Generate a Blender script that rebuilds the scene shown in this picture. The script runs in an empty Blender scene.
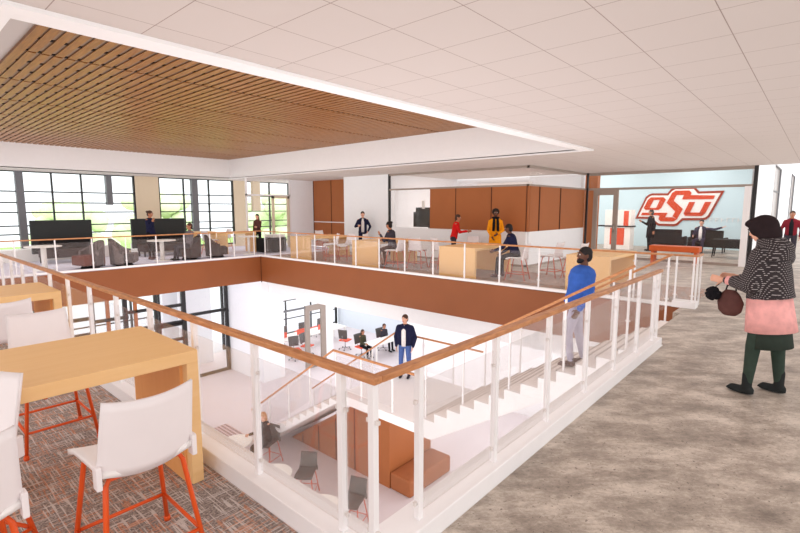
import bpy, bmesh, math, random
from mathutils import Vector, Matrix, Euler
random.seed(7)
sc = bpy.context.scene
COL = sc.collection
R = math.radians
L = -5.07          # lower floor level
HC = 3.12          # ceiling height

# ------------------------------------------------------------------ materials
def lin(c):
    return tuple(((v/255)/12.92 if v/255 <= .04045 else ((v/255+.055)/1.055)**2.4) for v in c) + (1,)
def new_mat(name):
    m = bpy.data.materials.new(name); m.use_nodes = True
    nt = m.node_tree; b = nt.nodes['Principled BSDF']
    return m, nt, b
def mat(name, rgb, rough=.6, metal=0., var=.04, scale=8., bump=0., emit=None, spec=.5):
    m, nt, b = new_mat(name)
    b.inputs['Roughness'].default_value = rough; b.inputs['Metallic'].default_value = metal
    b.inputs['Specular IOR Level'].default_value = spec
    tc = nt.nodes.new('ShaderNodeTexCoord'); n = nt.nodes.new('ShaderNodeTexNoise')
    n.inputs['Scale'].default_value = scale; n.inputs['Detail'].default_value = 3
    nt.links.new(tc.outputs['Object'], n.inputs['Vector'])
    r = nt.nodes.new('ShaderNodeValToRGB'); c = lin(rgb)
    r.color_ramp.elements[0].position = .3; r.color_ramp.elements[1].position = .7
    r.color_ramp.elements[0].color = tuple(v*(1-var) for v in c[:3])+(1,)
    r.color_ramp.elements[1].color = tuple(min(1, v*(1+var)) for v in c[:3])+(1,)
    nt.links.new(n.outputs['Fac'], r.inputs['Fac']); nt.links.new(r.outputs['Color'], b.inputs['Base Color'])
    if bump:
        bp = nt.nodes.new('ShaderNodeBump'); bp.inputs['Strength'].default_value = bump; bp.inputs['Distance'].default_value = .01
        nt.links.new(n.outputs['Fac'], bp.inputs['Height']); nt.links.new(bp.outputs['Normal'], b.inputs['Normal'])
    if emit:
        b.inputs['Emission Color'].default_value = lin(rgb); b.inputs['Emission Strength'].default_value = emit
    return m
def wood(name, c1, c2, along='X', scale=3., rough=.45, stretch=14.):
    m, nt, b = new_mat(name); b.inputs['Roughness'].default_value = rough
    tc = nt.nodes.new('ShaderNodeTexCoord'); mp = nt.nodes.new('ShaderNodeMapping')
    s = [stretch]*3; s['XYZ'.index(along)] = 1.
    mp.inputs['Scale'].default_value = s
    n = nt.nodes.new('ShaderNodeTexNoise'); n.inputs['Scale'].default_value = scale; n.inputs['Detail'].default_value = 5
    n.inputs['Distortion'].default_value = .4
    r = nt.nodes.new('ShaderNodeValToRGB'); r.color_ramp.elements[0].position = .3; r.color_ramp.elements[1].position = .72
    r.color_ramp.elements[0].color = lin(c1); r.color_ramp.elements[1].color = lin(c2)
    nt.links.new(tc.outputs['Object'], mp.inputs['Vector']); nt.links.new(mp.outputs['Vector'], n.inputs['Vector'])
    nt.links.new(n.outputs['Fac'], r.inputs['Fac']); nt.links.new(r.outputs['Color'], b.inputs['Base Color'])
    return m
def mth(nt, op, a, b=None):
    n = nt.nodes.new('ShaderNodeMath'); n.operation = op
    for i, v in enumerate((a, b)):
        if v is None: continue
        if isinstance(v, (int, float)): n.inputs[i].default_value = v
        else: nt.links.new(v, n.inputs[i])
    return n.outputs[0]
def tile_mat(name, rgb, line, ox, oy, px, py, w=.008, rough=.85):
    m, nt, b = new_mat(name); b.inputs['Roughness'].default_value = rough
    b.inputs['Specular IOR Level'].default_value = .2
    tc = nt.nodes.new('ShaderNodeTexCoord'); sp = nt.nodes.new('ShaderNodeSeparateXYZ')
    nt.links.new(tc.outputs['Object'], sp.inputs[0])
    def ln(o, off, per):
        f = mth(nt, 'FRACT', mth(nt, 'DIVIDE', mth(nt, 'SUBTRACT', o, off-w/2), per))
        return mth(nt, 'LESS_THAN', f, w/per)
    k = mth(nt, 'MAXIMUM', ln(sp.outputs[0], ox, px), ln(sp.outputs[1], oy, py))
    mx = nt.nodes.new('ShaderNodeMix'); mx.data_type = 'RGBA'
    mx.inputs[6].default_value = lin(rgb); mx.inputs[7].default_value = lin(line)
    nt.links.new(k, mx.inputs[0]); nt.links.new(mx.outputs[2], b.inputs['Base Color'])
    return m
def concrete_mat():
    m, nt, b = new_mat('polished_concrete'); b.inputs['Roughness'].default_value = .42
    b.inputs['Specular IOR Level'].default_value = .35
    tc = nt.nodes.new('ShaderNodeTexCoord')
    m0 = nt.nodes.new('ShaderNodeMapping'); m0.inputs['Rotation'].default_value = (0, 0, R(48)); nt.links.new(tc.outputs['Object'], m0.inputs['Vector'])
    mp = nt.nodes.new('ShaderNodeMapping'); mp.inputs['Scale'].default_value = (.85, 1.45, 1)
    nt.links.new(m0.outputs[0], mp.inputs['Vector'])
    def nz(s, d, rough=.6):
        n = nt.nodes.new('ShaderNodeTexNoise'); n.inputs['Scale'].default_value = s; n.inputs['Detail'].default_value = d
        n.inputs['Roughness'].default_value = rough
        nt.links.new(mp.outputs[0], n.inputs['Vector']); return n.outputs['Fac']
    a = mth(nt, 'ADD', mth(nt, 'MULTIPLY', nz(2.2, 9, .72), .62), mth(nt, 'MULTIPLY', nz(30, 8, .9), .38))
    r = nt.nodes.new('ShaderNodeValToRGB'); e = r.color_ramp.elements
    e[0].position = .38; e[0].color = lin((112, 101, 92)); e[1].position = .58; e[1].color = lin((198, 185, 172))
    x = e.new(.49); x.color = lin((157, 144, 132))
    nt.links.new(a, r.inputs['Fac'])
    v = nt.nodes.new('ShaderNodeTexNoise'); v.inputs['Scale'].default_value = 38; v.inputs['Detail'].default_value = 2
    nt.links.new(tc.outputs['Object'], v.inputs['Vector'])
    k = mth(nt, 'GREATER_THAN', v.outputs['Fac'], .675)
    mx = nt.nodes.new('ShaderNodeMix'); mx.data_type = 'RGBA'; mx.inputs[7].default_value = lin((92, 80, 72))
    nt.links.new(mth(nt, 'MULTIPLY', k, .75), mx.inputs[0]); nt.links.new(r.outputs[0], mx.inputs[6]); nt.links.new(mx.outputs[2], b.inputs['Base Color'])
    return m
def carpet_mat(name, dark, mid, light, accent, acc=.5):
    m, nt, b = new_mat(name); b.inputs['Roughness'].default_value = .95; b.inputs['Specular IOR Level'].default_value = .1
    tc = nt.nodes.new('ShaderNodeTexCoord')
    def nz(sx, sy, det=2, off=0):
        mp = nt.nodes.new('ShaderNodeMapping'); mp.inputs['Scale'].default_value = (sx, sy, 1); mp.inputs['Location'].default_value = (off, off*2, 0)
        n = nt.nodes.new('ShaderNodeTexNoise'); n.inputs['Scale'].default_value = 1; n.inputs['Detail'].default_value = det
        nt.links.new(tc.outputs['Object'], mp.inputs[0]); nt.links.new(mp.outputs[0], n.inputs['Vector']); return n.outputs['Fac']
    r = nt.nodes.new('ShaderNodeValToRGB'); e = r.color_ramp.elements
    e[0].position = .35; e[0].color = lin(dark); e[1].position = .66; e[1].color = lin(mid)
    nt.links.new(nz(75, 75, 3), r.inputs['Fac'])
    def mix(fac, col, a):
        mx = nt.nodes.new('ShaderNodeMix'); mx.data_type = 'RGBA'; mx.inputs[7].default_value = lin(col)
        nt.links.new(fac, mx.inputs[0]); nt.links.new(a, mx.inputs[6]); return mx.outputs[2]
    # woven dashes: thin long strokes in both directions, pale and orange
    gx = mth(nt, 'GREATER_THAN', nz(85, 4, 1, 3.), .60); gy = mth(nt, 'GREATER_THAN', nz(4, 85, 1, 9.), .60)
    ox = mth(nt, 'GREATER_THAN', nz(70, 5, 1, 21.), .60); oy = mth(nt, 'GREATER_THAN', nz(5, 70, 1, 33.), .60)
    reg = mth(nt, 'GREATER_THAN', nz(1.1, 2.6, 1, 50.), .40)
    c = mix(mth(nt, 'MULTIPLY', mth(nt, 'MAXIMUM', gx, gy), .62), light, r.outputs[0])
    c = mix(mth(nt, 'MULTIPLY', mth(nt, 'MULTIPLY', mth(nt, 'MAXIMUM', ox, oy), reg), acc), accent, c)
    nt.links.new(c, b.inputs['Base Color'])
    return m
def glass_mat(name, haze=.07, tint=(.985, .985, .985), hz=(236, 228, 226), gl=.35):
    m = bpy.data.materials.new(name); m.use_nodes = True; nt = m.node_tree; nt.nodes.clear()
    o = nt.nodes.new('ShaderNodeOutputMaterial'); t = nt.nodes.new('ShaderNodeBsdfTransparent'); t.inputs[0].default_value = tint+(1,)
    d = nt.nodes.new('ShaderNodeBsdfDiffuse'); d.inputs[0].default_value = lin(hz)
    g = nt.nodes.new('ShaderNodeBsdfGlossy'); g.inputs['Roughness'].default_value = .03
    f = nt.nodes.new('ShaderNodeFresnel'); f.inputs[0].default_value = 1.45
    m1 = nt.nodes.new('ShaderNodeMixShader'); ge = nt.nodes.new('ShaderNodeNewGeometry'); nt.links.new(mth(nt, 'MULTIPLY', mth(nt, 'SUBTRACT', 1., ge.outputs['Backfacing']), haze), m1.inputs[0])
    m2 = nt.nodes.new('ShaderNodeMixShader')
    nt.links.new(t.outputs[0], m1.inputs[1]); nt.links.new(d.outputs[0], m1.inputs[2])
    nt.links.new(mth(nt, 'MULTIPLY', f.outputs[0], gl), m2.inputs[0]); nt.links.new(m1.outputs[0], m2.inputs[1]); nt.links.new(g.outputs[0], m2.inputs[2])
    nt.links.new(m2.outputs[0], o.inputs[0])
    return m
def tweed_mat():
    m, nt, b = new_mat('tweed_check'); b.inputs['Roughness'].default_value = .95
    tc = nt.nodes.new('ShaderNodeTexCoord'); sp = nt.nodes.new('ShaderNodeSeparateXYZ'); nt.links.new(tc.outputs['Object'], sp.inputs[0])
    per, w = .019, .33
    def ln(o): return mth(nt, 'LESS_THAN', mth(nt, 'FRACT', mth(nt, 'DIVIDE', o, per)), w)
    u = mth(nt, 'ADD', sp.outputs[0], sp.outputs[1]); 
    k = mth(nt, 'MULTIPLY', ln(mth(nt, 'ADD', u, mth(nt, 'MULTIPLY', sp.outputs[2], .15))), ln(mth(nt, 'SUBTRACT', sp.outputs[2], mth(nt, 'MULTIPLY', u, .15))))
    mx = nt.nodes.new('ShaderNodeMix'); mx.data_type = 'RGBA'; mx.inputs[6].default_value = lin((50, 44, 46)); mx.inputs[7].default_value = lin((176, 166, 166))
    nt.links.new(k, mx.inputs[0]); nt.links.new(mx.outputs[2], b.inputs['Base Color'])
    return m
def stripe_mat(name, c1, c2, per=.09):
    m, nt, b = new_mat(name); b.inputs['Roughness'].default_value = .9
    tc = nt.nodes.new('ShaderNodeTexCoord'); sp = nt.nodes.new('ShaderNodeSeparateXYZ'); nt.links.new(tc.outputs['Object'], sp.inputs[0])
    k = mth(nt, 'LESS_THAN', mth(nt, 'FRACT', mth(nt, 'DIVIDE', sp.outputs[0], per)), .5)
    mx = nt.nodes.new('ShaderNodeMix'); mx.data_type = 'RGBA'; mx.inputs[6].default_value = lin(c1); mx.inputs[7].default_value = lin(c2)
    nt.links.new(k, mx.inputs[0]); nt.links.new(mx.outputs[2], b.inputs['Base Color']); return m

M = {}
M['white'] = mat('white_paint', (236, 232, 232), .6, var=.01)
M['wall'] = mat('white_wall', (240, 240, 242), .8, var=.01, spec=.2)
M['gyp'] = mat('soffit_paint', (238, 236, 236), .85, var=.01, spec=.2)
M['greygyp'] = mat('grey_gypsum', (190, 182, 178), .85, var=.01, spec=.2)
M['ceil'] = tile_mat('ceiling_tiles', (203, 193, 188), (156, 140, 134), .92, .62, .588, .61, .007)
M['concrete'] = concrete_mat()
M['carpet'] = carpet_mat('woven_carpet', (108, 98, 94), (170, 156, 148), (218, 208, 202), (214, 134, 84), .42)
M['carpetglare'] = carpet_mat('carpet_window_glare', (196, 194, 212), (216, 214, 228), (236, 234, 242), (200, 150, 130), .15)  # pale tones paint the glare of the windows onto this carpet
M['fascia'] = mat('copper_panel', (138, 78, 42), .5, var=.05, scale=1.2)
M['brown'] = mat('tan_wall_panel', (166, 98, 54), .6, var=.04, scale=1.5)
M['seam'] = mat('dark_joint', (80, 42, 26), .8)
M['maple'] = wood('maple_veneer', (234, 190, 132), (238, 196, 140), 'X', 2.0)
M['mapleshade'] = wood('maple_shaded_copy', (226, 160, 96), (230, 166, 104), 'Z', 2.0)  # darker copy of the maple: shade under the tabletop put into the colour
M['rail'] = wood('oak_handrail', (168, 108, 66), (208, 146, 98), 'X', 9., .4, 5)
M['raily'] = wood('oak_handrail_lengthwise', (168, 108, 66), (208, 146, 98), 'Y', 9., .4, 5)
M['slat'] = wood('slat_wood', (128, 80, 38), (160, 108, 56), 'Y', 3., .38)
M['backer'] = mat('ceiling_backer', (158, 136, 118), .9)
M['blackmat'] = mat('ceiling_rail_black', (32, 24, 20), .8)
M['blackmetal'] = mat('black_window_frame', (34, 32, 33), .4)
M['greymetal'] = mat('grey_mullion', (112, 112, 116), .5)
M['doorgrey'] = mat('taupe_door_frame', (158, 144, 134), .5)
M['clip'] = mat('clip_metal', (222, 214, 210), .4)
M['chrome'] = mat('steel', (200, 198, 196), .25, 1.)
M['glass'] = glass_mat('railing_glass', .10, (1, 1, 1), (255, 248, 246), gl=.22)
M['greyglass'] = glass_mat('grey_glass', .75, (.9, .9, .9), (188, 180, 176), gl=.2)
M['pane'] = glass_mat('window_glass', .0, gl=.15)
M['roomglass'] = glass_mat('partition_glass', .05, (1, 1, 1), gl=.2)
M['beige'] = mat('beige_pier', (222, 204, 178), .8, var=.01)
M['shell'] = mat('white_plastic_shell', (234, 226, 226), .45, var=.01)
M['seatwhite'] = mat('pale_seat_pad', (238, 232, 230), .6, var=.01)
M['orange'] = mat('orange_powdercoat', (222, 84, 28), .4, var=.02)
M['greyshell'] = mat('charcoal_plastic_shell', (88, 82, 78), .5)
M['greypad'] = mat('dark_grey_seat_pad', (84, 74, 70), .8)
M['redleg'] = mat('rust_powdercoat', (206, 92, 62), .4)
M['lwhite'] = mat('white_laminate', (240, 236, 230), .4, var=.01)
M['dark'] = mat('black_upholstery', (34, 33, 34), .8, spec=.2)
M['darkboard'] = mat('dark_screen_panel', (40, 44, 44), .5)
M['stripechair'] = stripe_mat('grey_banded_fabric', (120, 108, 106), (86, 76, 76), .12)
M['darkred'] = mat('oxblood_upholstery', (104, 44, 30), .7)
M['brownup'] = mat('dark_brown_upholstery', (60, 46, 44), .8)
M['ottoman'] = stripe_mat('striped_ottoman_fabric', (150, 128, 132), (208, 186, 184), .11)
M['benchtan'] = mat('rust_upholstery', (158, 94, 56), .7, var=.04)
M['lower'] = mat('pale_floor', (214, 204, 206), .5, var=.02, scale=1)
M['osublue'] = mat('pale_blue_wall', (198, 220, 226), .7, var=.01)
M['osuorange'] = mat('logo_orange', (198, 60, 8), .5, var=.01)
M['osudark'] = mat('logo_dark_orange', (150, 48, 18), .5, var=.01)
M['osuwhite'] = mat('logo_white', (236, 230, 226), .5, var=.01)
M['tread'] = mat('stair_tread', (234, 225, 221), .6)
M['nosing'] = mat('stair_nosing', (188, 176, 170), .6)
M['bluewhite'] = mat('pale_blue_white_wall', (214, 222, 230), .6, var=.01)
M['orangewood'] = mat('orange_laminate', (204, 92, 42), .5)
M['leaf'] = mat('pale_leaves', (214, 226, 186), .8, var=.08, scale=3)
M['trunk'] = mat('bark', (110, 90, 70), .9)
M['paving'] = mat('outdoor_paving', (205, 205, 210), .9, var=.03)
M['lawn'] = mat('lawn', (150, 190, 100), .9, var=.1)
M['redpanel'] = mat('red_orange_panel', (220, 84, 54), .6)
# people
M['skinl'] = mat('light_skin', (224, 168, 142), .55, var=.03)
M['skinm'] = mat('tan_skin', (176, 118, 88), .55, var=.03)
M['skind'] = mat('dark_skin', (98, 62, 46), .5, var=.03)
M['hairblack'] = mat('black_hair', (28, 22, 22), .7)
M['hairbrown'] = mat('brown_hair', (74, 50, 40), .7)
M['hairblond'] = mat('light_brown_hair', (186, 134, 88), .6, var=.1)
M['eyew'] = mat('eye_white', (236, 232, 228), .3); M['eyed'] = mat('eye_iris', (30, 22, 18), .3)
M['lip'] = mat('lips', (160, 84, 76), .5)
def cloth(n, rgb): M[n] = mat(n, rgb, .9, var=.1, scale=14, bump=.15, spec=.15)
for n, c in dict(c_blue=(58, 96, 176), c_jeans=(84, 108, 168), c_navy=(34, 36, 62), c_black=(30, 28, 32), c_charcoal=(62, 58, 66), c_red=(214, 36, 36),
                 c_yellow=(236, 150, 28), c_pink=(236, 170, 166), c_green=(52, 60, 54), c_tights=(56, 68, 60), c_white=(232, 226, 224), c_grey=(110, 104, 108),
                 c_suit=(52, 48, 66), c_maroon=(120, 34, 44), c_brown=(92, 60, 56), c_boot=(44, 46, 46), c_olive=(70, 66, 52), c_hood=(44, 34, 36), c_lav=(176, 170, 190)).items(): cloth(n, c)
M['tweed'] = tweed_mat()

# ------------------------------------------------------------------ mesh helpers
def link(name, me, m, parent=None):
    o = bpy.data.objects.new(name, me); COL.objects.link(o)
    if m and not me.materials: me.materials.append(m if not isinstance(m, str) else M[m])
    if parent: o.parent = parent
    return o
class B:
    def __init__(s): s.bm = bmesh.new(); s.mats = []; s.cur = 0
    def box(s, x0, x1, y0, y1, z0, z1, mi=0):
        v = [s.bm.verts.new((x, y, z)) for z in (z0, z1) for x, y in ((x0, y0), (x1, y0), (x1, y1), (x0, y1))]
        for f in ((3, 2, 1, 0), (4, 5, 6, 7), (0, 1, 5, 4), (1, 2, 6, 5), (2, 3, 7, 6), (3, 0, 4, 7)):
            fa = s.bm.faces.new([v[i] for i in f]); fa.material_index = mi
        return s
    def beam(s, a, b, w, h, up=(0, 0, 1), mi=0):      # box from a to b, width w (sideways), height h (up)
        a = Vector(a); b = Vector(b); d = (b-a).normalized(); u = Vector(up); sd = d.cross(u).normalized(); u2 = sd.cross(d).normalized()
        v = []
        for p in (a, b):
            for i, j in ((-1, -1), (1, -1), (1, 1), (-1, 1)): v.append(s.bm.verts.new(p+sd*(i*w/2)+u2*(j*h/2)))
        for f in ((3, 2, 1, 0), (4, 5, 6, 7), (0, 1, 5, 4), (1, 2, 6, 5), (2, 3, 7, 6), (3, 0, 4, 7)):
            s.bm.faces.new([v[i] for i in f]).material_index = mi
        return s
    def prism(s, pts, axis, a, b, mi=0):   # 2D polygon extruded along axis from a to b
        def P(p, t):
            if axis == 'X': return (t, p[0], p[1])
            if axis == 'Y': return (p[0], t, p[1])
            return (p[0], p[1], t)
        v0 = [s.bm.verts.new(P(p, a)) for p in pts]; v1 = [s.bm.verts.new(P(p, b)) for p in pts]; n = len(pts)
        s.bm.faces.new(v0[::-1]).material_index = mi; s.bm.faces.new(v1).material_index = mi
        for i in range(n): s.bm.faces.new((v0[i], v0[(i+1) % n], v1[(i+1) % n], v1[i])).material_index = mi
        return s
    def tube(s, pts, r, seg=10, closed=False):
        pts = [Vector(p) for p in pts]; n = len(pts); rings = []
        rad = r if isinstance(r, (list, tuple)) else [r]*n
        prev = None
        for i, p in enumerate(pts):
            if closed: d = pts[(i+1) % n]-pts[i-1]
            else: d = pts[min(i+1, n-1)]-pts[max(i-1, 0)]
            d.normalize()
            if prev is None: a = d.orthogonal().normalized()
            else: a = (prev-d*prev.dot(d)).normalized()
            prev = a; c = d.cross(a)
            rings.append([s.bm.verts.new(p+(a*math.cos(t)+c*math.sin(t))*rad[i]) for t in [2*math.pi*k/seg for k in range(seg)]])
        for i in range(n if closed else n-1):
            A, Bq = rings[i], rings[(i+1) % n]
            for k in range(seg): 
                f = s.bm.faces.new((A[k], A[(k+1) % seg], Bq[(k+1) % seg], Bq[k])); f.smooth = True
        if not closed: s.bm.faces.new(rings[0][::-1]); s.bm.faces.new(rings[-1])
        return s
    def lathe(s, prof, c=(0, 0, 0), seg=28):
        rings = []
        for r, z in prof: rings.append([s.bm.verts.new((c[0]+r*math.cos(2*math.pi*k/seg), c[1]+r*math.sin(2*math.pi*k/seg), c[2]+z)) for k in range(seg)])
        for i in range(len(prof)-1):
            for k in range(seg):
                f = s.bm.faces.new((rings[i][k], rings[i][(k+1) % seg], rings[i+1][(k+1) % seg], rings[i+1][k])); f.smooth = True
        s.bm.faces.new(rings[0][::-1]); s.bm.faces.new(rings[-1]); return s
    def ell(s, c, r, rot=None, seg=16):
        mt = Matrix.Translation(Vector(c)) @ (rot.to_4x4() if rot else Matrix.Identity(4)) @ Matrix.Diagonal((r[0], r[1], r[2], 1))
        g = bmesh.ops.create_uvsphere(s.bm, u_segments=seg, v_segments=max(6, seg//2+2), radius=1, matrix=mt)
        for v in g['verts']:
            for f in v.link_faces: f.smooth = True
        return s
    def cap(s, p0, r0, p1, r1, seg=14):
        p0 = Vector(p0); p1 = Vector(p1); s.tube([p0, p1], [r0, r1], seg); s.ell(p0, (r0,)*3, seg=seg); s.ell(p1, (r1,)*3, seg=seg); return s
    def loft(s, rings, seg=20, T=None):    # rings: (cx,cy,cz,rx,ry)
        rr = []
        for cx, cy, cz, rx, ry in rings:
            q = []
            for k in range(seg):
                t = 2*math.pi*k/seg; p = Vector((cx+rx*math.cos(t), cy+ry*math.sin(t), cz))
                q.append(s.bm.verts.new(T @ p if T else p))
            rr.append(q)
        for i in range(len(rr)-1):
            for k in range(seg):
                f = s.bm.faces.new((rr[i][k], rr[i][(k+1) % seg], rr[i+1][(k+1) % seg], rr[i+1][k])); f.smooth = True
        s.bm.faces.new(rr[0][::-1]); s.bm.faces.new(rr[-1]); return s
    def mesh(s, name='m'):
        me = bpy.data.meshes.new(name); bmesh.ops.recalc_face_normals(s.bm, faces=s.bm.faces); s.bm.to_mesh(me); s.bm.free(); return me
    def obj(s, name, m, parent=None, bevel=0):
        if bevel:
            bmesh.ops.recalc_face_normals(s.bm, faces=s.bm.faces)
            bmesh.ops.bevel(s.bm, geom=[e for e in s.bm.edges if e.calc_face_angle(0) > .6], offset=bevel, segments=2, affect='EDGES', profile=.6)
        return link(name, s.mesh(name), m, parent)
def tag(o, label, cat, group=None):
    o['label'] = label; o['category'] = cat
    if group: o['group'] = group
    return o
def thing(name, label, cat, loc=(0, 0, 0), rz=0, group=None):
    o = bpy.data.objects.new(name, None); COL.objects.link(o); o.empty_display_size = .1
    o.location = loc; o.rotation_euler = (0, 0, rz); return tag(o, label, cat, group)
def struct(o): o['kind'] = 'structure'; return o
KIDS = {}
def kids(o): return [c for c in COL.objects if c.parent == o]
def dup(o, loc=None, rz=None, label=None, group=None):
    r = o.copy(); COL.objects.link(r)
    if loc: r.location = loc
    if rz is not None: r.rotation_euler = (0, 0, rz)
    if label: r['label'] = label
    if group: r['group'] = group
    def rec(src, dst):
        for ch in kids(src):
            c = ch.copy(); COL.objects.link(c); c.parent = dst; rec(ch, c)
    rec(o, r); return r

# ------------------------------------------------------------------ camera, world, light
cd = bpy.data.cameras.new('camera'); cam = bpy.data.objects.new('camera', cd); COL.objects.link(cam); sc.camera = cam
cd.sensor_width = 36; cd.lens = 475/800*36; cd.clip_end = 300; cd.clip_start = .05
p = math.atan(58.5/475)
fx, fy = .74212, .65902; h = math.hypot(fx, fy)
d = Vector((fx/h*math.cos(p), fy/h*math.cos(p), -math.sin(p)))
cam.location = (0, 0, 1.83); cam.rotation_euler = d.to_track_quat('-Z', 'Y').to_euler()
w = bpy.data.worlds.new('world'); sc.world = w; w.use_nodes = True
WS = 1.75; AOF = .66
bg = w.node_tree.nodes['Background']; bg.inputs[0].default_value = (.93, .975, 1., 1); bg.inputs[1].default_value = WS
def sun(name, rot, e, ang, col=(1, .97, .93)):
    l = bpy.data.lights.new(name, 'SUN'); l.energy = e; l.angle = R(ang); l.color = col
    o = bpy.data.objects.new(name, l); COL.objects.link(o); o.rotation_euler = rot; return o
w.light_settings.distance = 3.5; w.light_settings.ao_factor = AOF
def area(name, x, y, z, sx, sy, e, col=(1, .95, .92), rot=(0, 0, 0)):
    l = bpy.data.lights.new(name, 'AREA'); l.shape = 'RECTANGLE'; l.size = sx; l.size_y = sy; l.energy = e; l.color = col
    o = bpy.data.objects.new(name, l); COL.objects.link(o); o.location = (x, y, z); o.rotation_euler = rot; return o
for lx, ly in ((20.5, 4.2), (23.3, 4.2), (20.5, 8.5), (23.3, 8.5)): area('lobby_added_fill', lx, ly, 4.18, 1.5, 1.5, 40)  # unseen area lights added to brighten the lobby
for ly in (8.2, 10.8): area('room_ceiling_light', 15.8, ly, 3.08, 2.4, 1.2, 38)
sc.view_settings.view_transform = 'Standard'; sc.view_settings.look = 'None'; sc.view_settings.gamma = 1
sc.view_settings.use_curve_mapping = False; sc.view_settings.exposure = 0.0
cy = sc.cycles; cy.transparent_max_bounces = 48; cy.max_bounces = 8; cy.diffuse_bounces = 5; cy.use_denoising = True; cy.glossy_bounces = 3
cy.use_fast_gi = True; cy.fast_gi_method = 'ADD'; cy.ao_bounces = 1
cy.caustics_reflective = False; cy.caustics_refractive = False

# ------------------------------------------------------------------ shell: floors
def fl(name, m, *boxes):
    b = B()
    for q in boxes: b.box(*q)
    return struct(b.obj(name, m))
T = -.9
fl('floor', 'carpet', (-9, 1.48, -5, 16, T, 0), (10, 12.6, 1.75, 16, T, 0))
fl('floor', 'carpetglare', (-9, 14.4, 16, 21.3, T, 0))
fl('floor', 'concrete', (1.48, 10, -8, 1.48, T, 0), (7.0, 9.35, 1.48, 1.75, T, 0), (9.35, 10, 1.48, 1.86, T, 0), (10, 42, -8, 1.75, T, 0), (12.6, 26, 1.75, 12.6, T, 0), (12.6, 16, 12.6, 16, T, 0), (-9, 1.48, -8, -5, T, 0))
fl('floor', 'lower', (-6, 22, -4, 21.3, L-.3, L))
# curbs
b = B(); b.box(1.48, 1.68, 1.68, 16, 0, .12); b.box(1.48, 6.92, 1.48, 1.68, 0, .12); struct(b.obj('trim_1', 'white', bevel=.008))
b = B(); b.box(1.48, 1.68, 1.68, 16, T, 0); b.box(1.68, 7.0, 1.48, 1.68, T, 0); struct(b.obj('trim_2', 'white'))
b = B(); b.box(9.94, 10.06, 2.0, 16.06, 0, .055); b.box(1.68, 9.94, 15.96, 16.06, 0, .055); b.box(9.9, 10.16, 1.62, 2.0, 0, .12); struct(b.obj('trim_3', 'white'))
b = B(); b.box(9.97, 10, 1.86, 15.97, -.96, -.02); struct(b.obj('trim_4', 'fascia'))
b = B(); b.box(1.68, 10, 15.97, 16, -.96, -.02); struct(b.obj('trim_5', 'fascia'))
b = B(); b.box(9.955, 9.985, 15.955, 15.985, -1.0, 0); struct(b.obj('trim_6', 'seam'))
# ------------------------------------------------------------------ ceiling
b = B()
for q in ((-9, .78, -8, 21.3), (10.8, 18.25, -8, 21.3), (.78, 10.8, -8, 3.96), (.78, 10.8, 19.5, 21.3), ): b.box(*q[:4], HC, HC+.02)
struct(b.obj('ceiling', 'ceil'))
b = B(); b.box(18.25, 26, 1.75, 12.6, 4.2, 4.3); struct(b.obj('ceiling', 'ceil'))
b = B(); b.box(18.25, 42, -8, 1.75, 4.6, 4.7); b.box(18.22, 18.27, -8, 1.65, HC, 4.6); struct(b.obj('ceiling', 'wall'))
# recess: trim lip, risers, grey border, wood slats
b = B()
b.box(.70, 10.88, 3.93, 4.06, HC-.03, HC+.0); b.box(.78, 10.8, 4.06, 4.24, HC-.012, HC+.01)
b.box(10.8, 10.88, 4.06, 19.6, HC-.03, HC); b.box(.70, .78, 4.06, 19.6, HC-.03, HC); struct(b.obj('trim_7', 'gyp'))
b = B(); b.box(10.8, 10.86, 4.2, 19.5, HC, 4.1); b.box(.78, 10.86, 19.5, 19.56, HC, 4.1); b.box(.78, 10.8, 4.18, 4.24, HC+.02, 4.1); struct(b.obj('trim_8', 'gyp'))
b = B(); b.box(.72, .78, 4.2, 19.5, HC, 4.1); b.box(.78, 1.5, 4.24, 19.5, 3.9, 3.98); struct(b.obj('trim_9', 'greygyp'))
b = B(); b.box(1.5, 10.8, 4.24, 19.5, 3.925, 3.96); struct(b.obj('ceiling', 'backer'))
b = B(); yy = 8.1-1.92*2-.03+.64*0
while yy < 19.4: b.box(1.6, 10.8, yy, yy+.06, 3.912, 3.926); yy += .64
struct(b.obj('trim_10', 'blackmat'))
b = B(); b.box(1.5, 1.6, 4.24, 19.5, 3.86, 3.9)
x = 1.66
while x+.115 < 10.8:
    y = 8.1-1.92*3
    while y < 19.5:
        a, c = max(4.25, y+.028), min(19.5, y+1.92-.028)
        if c > a: b.box(x, x+.100, a, c, 3.9, 3.912)
        y += 1.92
    x += .15
struct(b.obj('ceiling', 'slat'))

# ------------------------------------------------------------------ window wall, y = 21.2
def window(n, x0, x1, z0, z1, y, vs, hs, wide=(), m='blackmetal', fw=.06):
    b = B(); b.box(x0, x0+fw, y-.06, y+.06, z0, z1); b.box(x1-fw, x1, y-.06, y+.06, z0, z1)
    b.box(x0+fw, x1-fw, y-.06, y+.06, z0, z0+fw); b.box(x0+fw, x1-fw, y-.06, y+.06, z1-fw*.6, z1)
    for v in vs: b.box(v-.025, v+.025, y-.05, y+.05, z0+fw, z1-fw*.6)
    for z in hs: b.box(x0+fw, x1-fw, y-.035, y+.035, z-.022, z+.022)
    o = struct(b.obj('window_%d' % n, m))
    for v, wd, za in wide:
        bb = B(); bb.box(v-wd/2, v+wd/2, y-.12, y+.1, za, z1); bb.obj('mullion', 'greymetal', o)
    g = B(); g.box(x0+fw, x1-fw, y-.004, y+.004, z0+fw, z1-fw*.6); g.obj('pane', 'greyglass' if n in (7, 8) else 'pane', o)
    return o
HS = (.9, 1.2, 1.67, 2.02, 2.41)
window(1, 1.2, 7.5, .12, HC, 21.2, (2.7, 4.7, 5.63), HS, ((3.75, .22, .12), (6.55, .2, 1.95)))
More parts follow.
